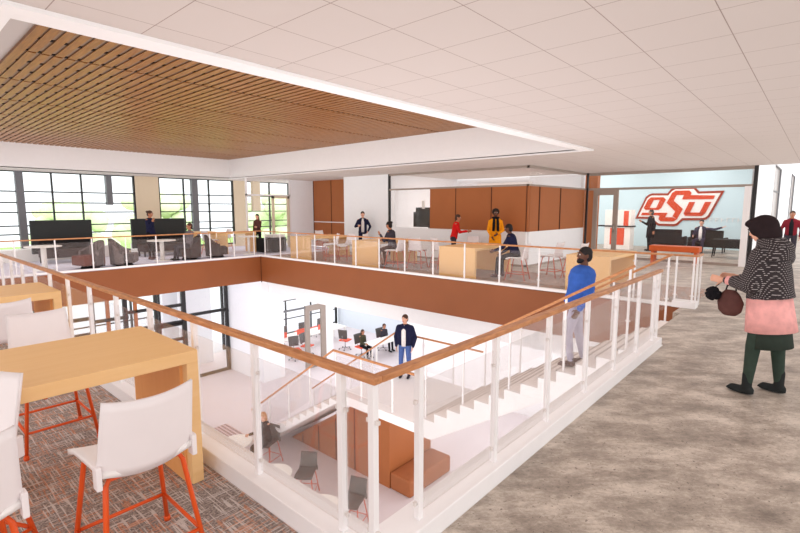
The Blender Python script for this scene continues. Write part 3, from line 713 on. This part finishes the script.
fs = [((11.15, 12.4), 95, 'white stool with rust legs between first and second far work tables'),
      ((11.75, 11.72), -160, 'white stool with rust legs tucked at left side of the second work table'),
      ((11.3, 9.3), -75, 'white stool with rust legs just right of seated woman with bun'),
      ((11.75, 8.75), -110, 'white stool with rust legs behind, right of the seated woman'),
      ((12.75, 8.35), 100, 'white stool with rust legs at left of the boy in red'),
      ((11.12, 5.83), 10, 'white stool on which the person in dark shirt sits'),
      ((12.2, 5.4), -5, 'left white stool of the pair behind the blue-shirted man'),
      ((12.3, 4.8), -5, 'right white stool of the pair behind the blue-shirted man'),
      ((10.72, 9.72), 8, 'white stool under the seated woman with a bun'),
      ((12.2, 14.95), 180, 'white stool behind the far left work table'),
      ((10.45, 19.6), 30, 'small white stool by the windows, left of the slab table'),
      ((9.25, 18.45), -80, 'small white stool by the windows beside small maple table')]
for (x, y), a, lab in fs: dup(F0, (x, y, 0), R(a), lab)

G0 = make_stool('charcoal stool with rust legs, middle of the three on lower level', 'greyshell', 'greypad', 'redleg', loc=(6.5, 8.78, L), rz=R(150))
G0.rotation_euler = (0, 0, R(125))
dup(G0, (6.5, 7.12, L), R(110), 'charcoal stool with rust legs nearest the camera on lower level')
dup(G0, (6.75, 10.75, L), R(105), 'charcoal stool with rust legs occupied by the long-haired woman')
def round_table(label, loc, r=.38, h=.74, m='lwhite', stem=.05, group=None):
    t = thing('round_table', label, 'table', loc, 0, group)
    B().lathe([(r-.01, h-.03), (r, h-.022), (r, h-.006), (r-.008, h)]).obj('tabletop', m, t)
    B().lathe([(stem, .02), (stem, h-.03)]).obj('stem', m, t); B().lathe([(r*.6, 0), (r*.6, .012), (stem, .03)]).obj('base', m, t); return t
round_table('round white table beside the striped ottoman on lower level', (6.05, 11.2, L), .42, .74)
round_table('round white table between two charcoal stools on lower level', (5.86, 9.15, L), .42, .74)
round_table('round white table nearest the camera on lower level', (5.8, 7.35, L), .42, .74)
t = thing('striped_ottoman', 'low rectangular ottoman with mauve and cream stripes', 'ottoman', (6.25, 12.45, L), R(0))
B().box(-.5, .5, -.55, .55, .06, .45).obj('cushion', 'ottoman', t, bevel=.04)
for sx in (-.42, .42):
    for sy in (-.46, .46): B().box(sx-.02, sx+.02, sy-.02, sy+.02, 0, .07).obj('foot', 'dark', t)

# window lounge round tables
round_table('round white table at left in window lounge', (3.45, 17.1, 0), .46, .72, stem=.07)
round_table('round white table beside the standing person in window lounge', (6.85, 17.2, 0), .46, .72, stem=.07)
round_table('small round white table near the far left railing corner', (10.15, 17.1, 0), .4, .72, stem=.05)
def booth(label, x0, x1, y):
    t = thing('high_back_booth', label, 'sofa', (0, 0, 0))
    B().box(x0, x1, y-.06, y+.06, .3, 1.42).obj('high_back', 'darkboard', t, bevel=.02)
    B().box(x0+.15, x1-.15, y-.7, y-.06, .18, .45).obj('seat', 'brownup', t, bevel=.03)
    B().box(x0+.15, x1-.15, y-.22, y-.06, .45, .8).obj('back_cushion', 'dark', t, bevel=.03)
    for x in (x0+.2, x1-.2):
        for yy in (y-.65, y-.1): B().box(x-.025, x+.025, yy-.025, yy+.025, 0, .18 if yy < y-.3 else .3).obj('leg', 'blackmetal', t)
booth('dark high-backed booth sofa at left before the wide window', 3.64, 5.42, 19.6)
booth('dark high-backed booth sofa behind the standing person', 6.72, 8.74, 19.6)
def tub(label, loc, rz, m='stripechair', base='stripechair', hb=.84):
    t = thing('lounge_chair', label, 'armchair', loc, rz)
    def shell(u, v):
        a = R(200-220*0)-0; ang = R(-10+200*u)+0
        cx_ = math.cos(ang); sy_ = math.sin(ang)
        top = .52+(hb-.52)*max(0, math.sin(ang))**1.2
        z = .06+v*(top-.06); k = 1+.06*v
        return Vector((cx_*.37*k, sy_*.36*k-.0, z)), Vector((cx_, sy_, 0)).normalized()
    b = B(); grid_shell(b, shell, 25, 7, .07); b.obj('wraparound_back', m, t)
    B().box(-.32, .32, -.36, .30, .1, .4).obj('seat', base, t, bevel=.05)
    B().lathe([(.25, 0), (.25, .02), (.2, .1)]).obj('base', 'dark', t)
    return t
tub('banded grey tub chair with oxblood seat beside the left round table', (4.5, 16.7, 0), R(-75), base='darkred')
tub('banded grey tub chair facing right between lounge tables', (5.45, 16.65, 0), R(60), hb=.88)
tub('dark brown tub chair holding the seated person in the lounge', (7.7, 17.0, 0), R(-95), 'brownup', 'brownup')
tub('dark brown tub chair nearest the far left railing corner', (8.75, 17.0, 0), R(70), 'brownup', 'brownup')
t = thing('cube_armchair', 'black cube armchair with white cushion top near the white box wall', 'armchair', (11.4, 17.1, 0), R(0))
B().box(-.32, .32, -.32, .32, .04, .62).obj('body', 'dark', t, bevel=.03); B().box(-.3, .3, -.3, .3, .62, .74).obj('cushion', 'lwhite', t, bevel=.03)
t = thing('cube_armchair', 'narrow black armchair side beside the cube armchair', 'armchair', (10.75, 17.0, 0), R(10))
B().box(-.12, .12, -.3, .3, .04, .62).obj('body', 'dark', t, bevel=.03)
tag(B().box(7.1, 9.3, 20.2, 20.9, .0, .42).obj('window_bench', 'lwhite', None, bevel=.02), 'low white bench under the middle window bay', 'bench')
tag(B().box(2.2, 6.4, 20.2, 20.9, .0, .42).obj('window_bench', 'lwhite', None, bevel=.02), 'low white bench under the wide left window', 'bench')

# ------------------------------------------------------------------ office chairs (lower level)
def office(label, loc, rz, back='greyshell', seat='redpanel'):
    t = thing('office_chair', label, 'chair', loc, rz)
    B().box(-.24, .24, -.22, .24, .44, .5).obj('seat', seat, t, bevel=.02)
    def bk(u, v):
        s_ = 2*u-1; return Vector((s_*(.22+.03*v), -.24-.06*v+.03*s_*s_, .58+.46*v)), Vector((0, 1, 0))
    b = B(); grid_shell(b, bk, 9, 7, .02); b.obj('backrest', back, t)
    B().tube([(0, 0, .1), (0, 0, .45)], .025).tube([(0, -.1, .46), (0, -.29, .5), (0, -.29, .75)], .015).obj('column', 'chrome', t)
    b = B()
    for k in range(5):
        a = k*2*math.pi/5; b.tube([(0, 0, .11), (.3*math.cos(a), .3*math.sin(a), .06)], .015, 6)
    b.obj('base', 'chrome', t)
    for k in range(5):
        a = k*2*math.pi/5; B().ell((.3*math.cos(a), .3*math.sin(a), .03), (.03, .03, .03), seg=8).obj('caster', 'dark', t)
    return t
O0 = office('task chair with grey back at left in the glazed lower office', (12.6, 17.6, L), R(160))
for (x, y), a, lab in (((13.35, 17.7), 200, 'task chair with grey back behind the office glass door'), ((15.2, 17.1), -70, 'task chair with coral seat in the open beside the office'),
                       ((13.4, 20.0), 10, 'grey-backed task chair at far left office window'), ((14.7, 20.0), -10, 'grey-backed task chair second along the office window'), ((15.8, 20.1), 15, 'grey-backed task chair third along the office window')):
    dup(O0, (x, y, L), R(a), lab)
t = thing('office_desk', 'white meeting table with coral screens in the glazed office', 'table', (14.2, 18.8, L))
B().box(-2, 2.2, -.5, .5, .7, .74).obj('tabletop', 'lwhite', t); [B().box(a_, a_+.7, -.02, .02, .74, 1.0).obj('screen_panel', 'redpanel', t) for a_ in (-1.9, -.6, .7)]
for sx in (-1.9, 2.1):
    for sy in (-.45, .45): B().box(sx-.03, sx+.03, sy-.03, sy+.03, 0, .7).obj('leg', 'lwhite', t)
t = thing('long_table', 'long pale table beyond the landing where two people sit', 'table', (15.7, 15.0, L), R(0))
B().box(-.9, 1.6, -.4, .4, .7, .74).obj('tabletop', 'lwhite', t)
for sx in (-.8, 1.5):
    for sy in (-.35, .35): B().box(sx-.03, sx+.03, sy-.03, sy+.03, 0, .7).obj('leg', 'lwhite', t)

# ------------------------------------------------------------------ people
def remesh(b, vox, smooth=6):
    me = b.mesh('tmp'); o = bpy.data.objects.new('tmp', me); COL.objects.link(o)
    m = o.modifiers.new('r', 'REMESH'); m.mode = 'VOXEL'; m.voxel_size = vox; m.use_smooth_shade = True
    s_ = o.modifiers.new('s', 'SMOOTH'); s_.iterations = smooth; s_.factor = .5
    dg = bpy.context.evaluated_depsgraph_get(); dg.update()
    r = bpy.data.meshes.new_from_object(o.evaluated_get(dg)); bpy.data.objects.remove(o); bpy.data.meshes.remove(me)
    r.materials.clear(); return r
def V(*a): return Vector(a)
def person(name, label, loc, heading, H=1.75, skin='skinl', hair='hairblack', hstyle='short', top='c_navy', bottom='c_black', shoe='c_boot', pose='stand', lean=0, hipz=None,
           aL=((-.12, .05, -1), (-.02, .25, -1)), aR=((.12, .05, -1), (.02, .25, -1)), lL=None, lR=None, yaw=0, nod=0, vox=.016, bulk=1., coat=None, beard=False, skirt=None, hem=None, female=False, sleeve=1., palmL=None, palmR=None, hood=None, inner=None):
    k = H/1.75; t = thing(name, label, 'person', loc, heading)
    sitv = pose == 'sit'
    if lL is None: lL = ((-.06, 1, -.05), (-.02, .05, -1)) if sitv else ((-.05, .03, -1), (0, -.03, -1))
    if lR is None: lR = ((.06, 1, -.05), (.02, .1, -1)) if sitv else ((.05, .03, -1), (0, -.03, -1))
    TH, SH, UA, FA = .44*k, .43*k, .30*k, .26*k
    def leg(sx, lv):
        hip = V(sx*.09*k, 0, 0); kn = hip+V(*lv[0]).normalized()*TH; an = kn+V(*lv[1]).normalized()*SH; return hip, kn, an
    LL, RR = leg(-1, lL), leg(1, lR)
    hz = hipz if hipz is not None else -min(LL[2].z, RR[2].z)+.075*k
    O = V(0, 0, hz); LL = [q+O for q in LL]; RR = [q+O for q in RR]
    TT = Matrix.Translation(O) @ Matrix.Rotation(R(-lean), 4, 'X')
    def tp(x, y, z): return TT @ V(x*k, y*k, z*k)
    sw = .155 if female else .172
    shL, shR = tp(-sw, -.01, .47), tp(sw, -.01, .47)
    def arm(sh, av): el = sh+V(*av[0]).normalized()*UA; wr = el+V(*av[1]).normalized()*FA; return sh, el, wr
    AL, AR = arm(shL, aL), arm(shR, aR)
    tor = [(-.10, .13, .10, 0), (0, .155, .115, 0), (.12, .135 if female else .15, .10, .0), (.24, .13 if female else .15, .10, 0), (.36, .155 if female else .172, .112, 0), (.46, .165 if female else .18, .105, -.005), (.52, .13, .08, -.01), (.56, .06, .055, 0)]
    def torso(b, g, z0=-.2, z1=1, seg=20):
        b.loft([(0, y*k, z*k, (rx+g)*k, (ry+g)*k) for z, rx, ry, y in tor if z0 <= z <= z1], seg, TT)
    HT = TT @ Matrix.Translation(V(0, .005*k, .57*k)) @ Matrix.Rotation(R(yaw), 4, 'Z') @ Matrix.Rotation(R(-nod+lean*.6), 4, 'X')
    def hp(x, y, z): return HT @ V(x*k, y*k, z*k)
    HR = HT.to_3x3()
    hc = (0, .012, .145)
    # ---- continuous body
    b = B(); torso(b, -.012)
    b.tube([tp(0, -.01, .5), hp(0, .005, .07)], [.06*k, .052*k], 14); b.ell(hp(*hc), (.074*k, .092*k, .102*k), HR, 20); b.ell(hp(0, .045, .085), (.052*k, .052*k, .058*k), HR, 16)
    b.cap(hp(0, .098, .15), .010*k, hp(0, .114, .118), .014*k, 8); b.ell(hp(0, .085, .165), (.045*k, .018*k, .012*k), HR, 10); b.ell(hp(0, .09, .085), (.024*k, .014*k, .012*k), HR, 10)
    for s_ in (-1, 1): b.ell(hp(s_*.076, .0, .135), (.012*k, .02*k, .032*k), HR, 10)
    for a_ in (AL, AR):
        b.cap(a_[0], .052*k, a_[1], .040*k); b.cap(a_[1], .040*k, a_[2], .026*k)
    for l_ in (LL, RR): b.cap(l_[0], .078*k, l_[1], .052*k); b.cap(l_[1]+(l_[2]-l_[1])*.12, .054*k, l_[2], .036*k)
    for l_ in (LL, RR): b.cap(l_[2]-V(0, 0, .02*k), .034*k, V(l_[2].x, l_[2].y+.12*k, l_[2].z-.04*k), .026*k)
    for sgn, a_, av, pn in ((-1, AL, aL, palmL), (1, AR, aR, palmR)):
        dv = V(*av[1]).normalized(); n = V(*(pn or (-sgn, 0, 0))); n = (n-dv*n.dot(dv)).normalized(); s_ = dv.cross(n).normalized()
        if s_.y < 0 if pn is None else False: s_ = -s_
        w_ = a_[2]; rot = Matrix((s_, dv, n)).transposed()
        b.ell(w_+dv*.05*k, (.038*k, .05*k, .016*k), rot, 12)
        for i, (o_, ln) in enumerate(((.029, .070), (.010, .080), (-.010, .075), (-.028, .058))):
            p0 = w_+dv*.085*k+s_*o_*k; p1 = p0+(dv+n*.25+s_*(.10*(1.5-i)/1.5)).normalized()*ln*.55*k; p2 = p1+(dv+n*.8).normalized()*ln*.5*k
            b.cap(p0-dv*.03*k, .0095*k, p1, .0088*k, 8); b.cap(p1, .0088*k, p2, .0075*k, 8)
        p0 = w_+dv*.03*k+s_*.028*k; p1 = p0+(dv*.6+s_*.8+n*.3).normalized()*.038*k; p2 = p1+(dv*.95+s_*.25+n*.3).normalized()*.032*k
        b.cap(p0, .013*k, p1, .011*k, 8); b.cap(p1, .011*k, p2, .009*k, 8)
    body = link('body', remesh(b, min(vox, .011), 3), skin, t)
    for s_ in (-1, 1):
        e = B().ell(hp(s_*.030, .094, .148), (.014*k, .010*k, .009*k), HR, 10).obj('eye', 'eyew', t)
        B().ell(hp(s_*.030, .102, .148), (.0065*k, .005*k, .0065*k), HR, 8).obj('iris', 'eyed', e)
        B().ell(hp(s_*.031, .1, .172), (.02*k, .008*k, .005*k), HR, 8).obj('eyebrow', hair, t)
    B().ell(hp(0, .103, .086), (.022*k, .008*k, .007*k), HR, 10).obj('lips', 'lip', t)
    # ---- trousers
    if bottom:
        b = B(); torso(b, .010, -.2, .13)
        for l_ in (LL, RR): b.cap(l_[0]+V(0, 0, -.0), .094*k, l_[1], .066*k); b.cap(l_[1], .066*k, l_[2]+V(0, 0, .02*k), (.046 if not female else .042)*k)
        link('trousers', remesh(b, vox, 4), bottom, t)
    if skirt:
        b = B(); z1 = skirt[1]
        b.loft([(0, .0, z1*k, .215*k, .165*k), (0, 0, (z1+.12)*k, .205*k, .16*k), (0, 0, -.02*k, .17*k, .13*k), (0, 0, .1*k, .15*k, .11*k)], 24, TT); b.obj('skirt', skirt[0], t)
    # ---- top
    b = B(); hb_ = hem if hem is not None else -.02
    rings = [(z, rx, ry, y) for z, rx, ry, y in tor if z >= max(0, hb_)]
    b.loft([(0, 0, hb_*k, .172*k, .13*k)]+[(0, y*k, z*k, (rx*bulk+.018)*k, (ry*bulk+.018)*k) for z, rx, ry, y in rings if z > hb_+.01 and z < .55]+[(0, 0, .565*k, .072*k, .066*k)], 22, TT)
    for a_ in (AL, AR):
        e = a_[1]+(a_[2]-a_[1])*(sleeve*2-1 if sleeve > .5 else 0)
        b.cap(a_[0]+V(0, 0, -.012), .060*k*bulk, a_[1], .050*k*bulk)
        if sleeve > .5: b.cap(a_[1], .050*k*bulk, a_[1]+(a_[2]-a_[1])*.95*sleeve, .040*k)
    link('jacket' if coat else 'shirt', remesh(b, vox, 4), top, t)
    if inner:   # shirt front showing between open jacket edges
        b = B(); b.loft([(0, (.112+.12*(bulk-1))*k, -.02*k, .06*k, .042*k), (0, (.118+.12*(bulk-1))*k, .2*k, .06*k, .036*k), (0, (.118+.12*(bulk-1))*k, .40*k, .06*k, .036*k), (0, .075*k, .54*k, .03*k, .02*k)], 12, TT); b.obj('inner_shirt', inner, t)
    if coat and coat != True:
        c_mat, z0, z1, r0, r1 = coat
        b = B(); b.loft([(0, .0, z0*k, r0*k, r0*.82*k), (0, 0, (z0+z1)/2*k, (r0+r1)/2*k, (r0+r1)/2*.8*k), (0, 0, z1*k, r1*k, r1*.78*k)], 26, TT); b.obj('coat_skirt', c_mat, t)
    # ---- shoes
    for l_ in (LL, RR):
        an = l_[2]; z = an.z-.075*k
        b = B(); b.cap(V(an.x, an.y-.025*k, an.z-.03*k), .042*k, V(an.x, an.y+.125*k, z+.036*k), .036*k); b.cap(an, .044*k, an+V(0, 0, .05*k if shoe != 'c_boot' or not female else .13*k), .046*k)
        b.ell((an.x, an.y+.06*k, z+.02*k), (.043*k, .13*k, .02*k)); b.ell((an.x, an.y+.12*k, z+.03*k), (.042*k, .055*k, .028*k))
        link('shoe', remesh(b, min(vox, .012), 2), shoe, t)
    # ---- hair
    if hstyle != 'none':
        b = B()
        b.ell(hp(0, -.004, .172), (.083*k, .099*k, .092*k), HR, 18)
        b.ell(hp(0, -.04, .12), (.076*k, .066*k, .085*k), HR, 16)
        if hstyle == 'long': b.loft([(0, -.065*k, -.12*k, .07*k, .03*k), (0, -.06*k, .0, .085*k, .05*k), (0, -.045*k, .12*k, .086*k, .07*k), (0, -.03*k, .2*k, .07*k, .07*k)], 18, HT)
        if hstyle == 'bun': b.ell(hp(0, -.11, .2), (.045*k,)*3, HR, 12)
        if hstyle == 'afro': b.ell(hp(0, -.03, .17), (.115*k, .105*k, .11*k), HR, 18)
        if hstyle == 'bob': b.ell(hp(0, -.03, .1), (.095*k, .075*k, .1*k), HR, 16)
        link('hair', remesh(b, vox*.8, 2), hair, t)
    if beard:
        b = B(); b.ell(hp(0, .052, .068), (.056*k, .056*k, .046*k), HR, 16); b.ell(hp(0, .075, .045), (.035*k, .04*k, .035*k), HR, 12); link('beard', remesh(b, .010, 2), hair, t)
    return t, dict(tp=tp, hp=hp, HR=HR, TT=TT, HT=HT, AL=AL, AR=AR, k=k, O=O)
def head_dir(x0, y0, x1, y1): return math.atan2(y1-y0, x1-x0)-math.pi/2
CAMH = lambda x, y: math.atan2(-y, -x)-math.pi/2     # heading that looks at the camera

# foreground woman
t, g = person('person', 'person in black hood, tweed and pink coat, dark boots, standing on concrete', (5.78, .33, 0), R(-18), 1.73, skin='skinl', hstyle='none', hair='hairbrown',
    top='tweed', bottom='c_tights', shoe='c_boot', coat=('c_pink', -.29, .06, .25, .222), skirt=('c_green', -.45), hem=-.0, female=True, lean=7, nod=14, vox=.010,
    aL=((-.2, .12, -1), (.12, 1.0, .04)), aR=((.2, .2, -1), (-.4, 1.0, .05)), lL=((-.12, .10, -1), (-.02, .05, -1)), lR=((.10, -.12, -1), (.05, -.08, -1)), sleeve=.92)
tp, hp, HT, TT, k = g['tp'], g['hp'], g['HT'], g['TT'], g['k']
b = B(); b.ell(hp(0, -.02, .165), (.105, .125, .118), g['HR'], 22); b.ell(hp(0, -.05, .09), (.10, .10, .12), g['HR'], 20); b.ell(hp(0, .03, .225), (.085, .105, .05), g['HR'], 20)
link('hood', remesh(b, .010, 5), 'c_hood', t)
b = B(); b.loft([(0, -.03*k, .40*k, .235*k, .17*k), (0, -.045*k, .47*k, .215*k, .165*k), (0, -.05*k, .55*k, .15*k, .13*k), (0, -.04*k, .62*k, .115*k, .115*k)], 24, TT)
b.ell(tp(0, -.13, .50), (.15, .085, .10), g['TT'].to_3x3(), 18); b.ell(tp(.06, -.13, .43), (.10, .07, .09), None, 14)
link('coat_hood', remesh(b, .012, 4), 'tweed', t)
b = B()
for a_ in (g['AL'], g['AR']): b.cap(a_[0]+V(0, 0, -.01), .088, a_[1], .098); b.cap(a_[1], .098, a_[1]+(a_[2]-a_[1])*.55, .065)
b.loft([(0, -.01, .035*k, .232, .19), (0, -.01, .1*k, .22, .18), (0, -.01, .3*k, .21, .175), (0, -.015, .45*k, .2, .15)], 24, TT)
link('coat_body', remesh(b, .012, 5), 'tweed', t)
b = B()
for a_ in (g['AL'], g['AR']):
    d_ = (a_[2]-a_[1]); b.tube([a_[1]+d_*.5, a_[1]+d_*.86], [.048, .044], 16)
b.obj('cuff', 'c_pink', t)
wl = g['AL'][2]
t.rotation_euler = (0, 0, R(-18))
mw = Matrix.Translation(t.location) @ Matrix.Rotation(R(-18), 4, 'Z')
pw = mw @ (wl+V(.02, .04, -.02))
tb = thing('handbag', 'slouchy dark maroon handbag hanging from the hand of the hooded person', 'bag', (pw.x, pw.y-.1, pw.z-.34))
b = B(); b.loft([(0, 0, 0, .07, .05), (0, 0, .05, .13, .08), (0, .0, .15, .15, .085), (0, .01, .24, .11, .05), (0, .01, .29, .06, .02)], 20); link('pouch', remesh(b, .01, 4), 'c_brown', tb)
B().tube([(-.06, .01, .26), (-.05, .0, .33), (0, 0, .355), (.05, 0, .33), (.06, .01, .26)], .009, 8).obj('handle', 'c_black', tb)
tb.rotation_euler = (0, 0, R(70)); tb.scale = (.82, .82, .9)
to = thing('pompom', 'round black furry ball dangling from the maroon handbag', 'charm', (pw.x-.02, pw.y+.05, pw.z-.13))
b = B()
for i in range(60):
    v = Vector((random.gauss(0, 1), random.gauss(0, 1), random.gauss(0, 1))).normalized()*.055; b.ell(v, (.02, .02, .02), seg=6)
b.ell((0, 0, 0), (.062,)*3); b.obj('fur_ball', 'c_black', to); B().tube([(0, 0, .05), (.02, -.08, .14)], .004, 6).obj('cord', 'c_black', to)

# blue shirt man on the stairs
def stepz(y): k_ = int((y-1.75)/TR)+1; return -RS*k_
yb = 2.86; person('person', 'bearded person in blue long-sleeved shirt walking down the stair', (7.50, yb, stepz(yb)), R(24), 1.93, bulk=1.5, lean=-8, skin='skind', hair='hairblack', top='c_blue', bottom='c_lav', shoe='c_brown',
       beard=True, vox=.011, aL=((-.15, -.25, -1), (-.1, .55, -1)), aR=((.2, -.4, -1), (.0, .3, -1)), lL=((-.05, .25, -1), (0, -.12, -1)), lR=((.05, -.1, -1), (0, -.2, -1)), yaw=22)
# landing man
person('person', 'person in navy bomber jacket and blue jeans standing on the stair landing', (8.92, 7.75, ZL), CAMH(8.92, 7.75)+R(-14), 1.63, bulk=1.35, skin='skinl', hair='hairbrown', top='c_navy', bottom='c_jeans', shoe='c_charcoal',
       coat=True, inner='c_white', vox=.011, aL=((-.35, -.05, -1), (.15, .3, -1)), aR=((.3, -.05, -1), (-.1, .3, -1)), yaw=-18)
# upper far people
person('person', 'person in navy blazer standing against the tall white wall', (13.1, 13.6, 0), CAMH(13.1, 13.6), 1.68, skin='skinl', top='c_navy', bottom='c_navy', coat=True, inner='c_white', aL=((-.5, 0, -1), (.3, .5, -.6)), aR=((.5, 0, -1), (-.3, .6, .1)))
person('person', 'seated person with hair bun, charcoal cardigan and dark tights', (10.7, 9.8, 0), R(8), 1.68, skin='skinm', hair='hairblack', hstyle='bun', top='c_charcoal', bottom='c_black', shoe='c_brown', pose='sit', hipz=.64, female=True, lean=10, skirt=None, aL=((-.1, .5, -1), (.1, .7, .8)), aR=((.1, .5, -1), (-.1, 1, .0)), lL=((-.06, 1, -.25), (0, .25, -1)), lR=((.06, 1, -.35), (0, -.1, -1)), nod=10)
person('person', 'young person in red hoodie leaning at the work table, hand out', (12.75, 8.98, 0), R(-150), 1.62, skin='skinm', hair='hairbrown', hstyle='short', top='c_red', bottom='c_charcoal', lean=12, aL=((-.15, .4, -1), (.1, 1, .1)), aR=((.1, .5, -1), (-.1, 1, .2)))
tY, gY = person('person', 'standing person in yellow dress with dark scarf', (13.05, 7.62, 0), CAMH(13.05, 7.62)+R(5), 1.78, skin='skind', hair='hairblack', hstyle='afro', top='c_yellow', bottom='c_black', coat=('c_yellow', -.35, .05, .2, .18), female=True, aL=((-.25, .1, -1), (.5, .5, -.3)), aR=((.2, .1, -1), (-.3, .5, -.6)))
b = B(); kk = gY['k']; b.tube([gY['tp'](.085*math.cos(a_), .085*math.sin(a_)+.01, .56) for a_ in [k_*math.pi/6 for k_ in range(12)]], .035, 10, closed=True)
for s_ in (-1, 1): b.tube([gY['tp'](s_*.05, .10, .55), gY['tp'](s_*.06, .15, .38), gY['tp'](s_*.07, .15, .16)], [.035, .045, .04], 10)
b.obj('scarf', 'c_black', tY)
person('person', 'seated person in dark navy shirt seen from behind on white stool', (11.15, 5.9, 0), R(10), 1.72, skin='skind', hair='hairblack', top='c_navy', bottom='c_black', pose='sit', hipz=.64, lean=18, shoe='c_brown', aL=((-.2, .5, -1), (.1, 1, -.4)), aR=((.25, .3, -1), (-.1, .8, -.6)), lL=((-.1, 1, -.3), (0, .1, -1)), lR=((.1, 1, -.3), (0, -.05, -1)))
person('person', 'person with cap-like hair standing between lounge table and dark booth', (6.78, 17.95, 0), CAMH(6.78, 17.95)+R(60), 1.72, skin='skinm', hair='hairbrown', hstyle='bun', top='c_navy', bottom='c_black', shoe='c_brown', female=True, aR=((.1, .3, -1), (-.1, .45, 1)), nod=8)
person('person', 'person in charcoal top sitting in dark brown tub chair', (7.7, 16.98, 0), R(85), 1.7, skin='skinm', hair='hairbrown', top='c_grey', bottom='c_charcoal', pose='sit', hipz=.50, lean=-6)
person('person', 'dark-haired person standing by the slab table at the windows', (11.2, 18.1, 0), R(120), 1.56, skin='skinl', hair='hairblack', hstyle='long', top='c_brown', bottom='c_black', female=True, aL=((-.1, .4, -1), (.1, 1, .1)))
person('person', 'person in dark dress standing in lobby left of the black sofa', (22.3, 5.5, 0), CAMH(22.3, 5.5)+R(-70), 1.74, skin='skinm', hair='hairblack', hstyle='bob', top='c_black', bottom='c_black', coat=('c_black', -.38, .05, .19, .17), female=True, aR=((.15, .3, -1), (-.1, .9, .5)), aL=((-.2, -.3, -1), (0, .1, -1)))
person('person', 'person in dark suit and tie seated in lobby with one arm outstretched', (22.95, 3.75, 0), R(90), 1.78, skin='skinl', hair='hairblack', top='c_suit', bottom='c_suit', pose='sit', hipz=.52, coat=True, inner='c_white', aL=((-1, .15, -.12), (-1, .1, .35)), aR=((.25, .25, -1), (-.1, 1, -.1)), lL=((-.12, 1, -.05), (0, .1, -1)), lR=((.14, 1, -.05), (0, .2, -1)))
person('person', 'distant person in maroon jacket at the right picture edge', (20.9, .80, 0), CAMH(20.9, .80), 1.72, skin='skinm', hair='hairbrown', top='c_maroon', bottom='c_charcoal', coat=True, inner='c_black', aL=((-.35, 0, -1), (.1, .3, -1)), aR=((.35, 0, -1), (-.1, .3, -1)))
# lower people
person('person', 'long-haired blond person in black on the lower level stool', (6.72, 10.78, L), R(100), 1.68, skin='skinl', hair='hairblond', hstyle='long', top='c_black', bottom='c_black', pose='sit', hipz=.72, lean=10, female=True, aR=((.15, .5, -1), (0, 1, .2)), aL=((-.15, .5, -1), (0, 1, .1)), lL=((-.06, 1, -.3), (0, 0, -1)), lR=((.06, 1, -.3), (0, .1, -1)))
person('person', 'nearer person in olive top seated at the table beyond the landing', (14.95, 15.6, L), R(180), 1.66, skin='skinm', hair='hairbrown', top='c_olive', bottom='c_black', pose='sit', hipz=.52, hstyle='long', female=True, aR=((.1, .5, -1), (0, 1, 0)))
person('person', 'farther person in grey top seated at the table beyond the landing', (16.4, 15.6, L), R(180), 1.68, skin='skinm', hair='hairbrown', top='c_charcoal', bottom='c_black', pose='sit', hipz=.52)
dup(O0, (14.95, 15.68, L), R(180), 'task chair under the nearer person at the long table')
dup(O0, (16.4, 15.68, L), R(180), 'task chair under the farther person at the long table')
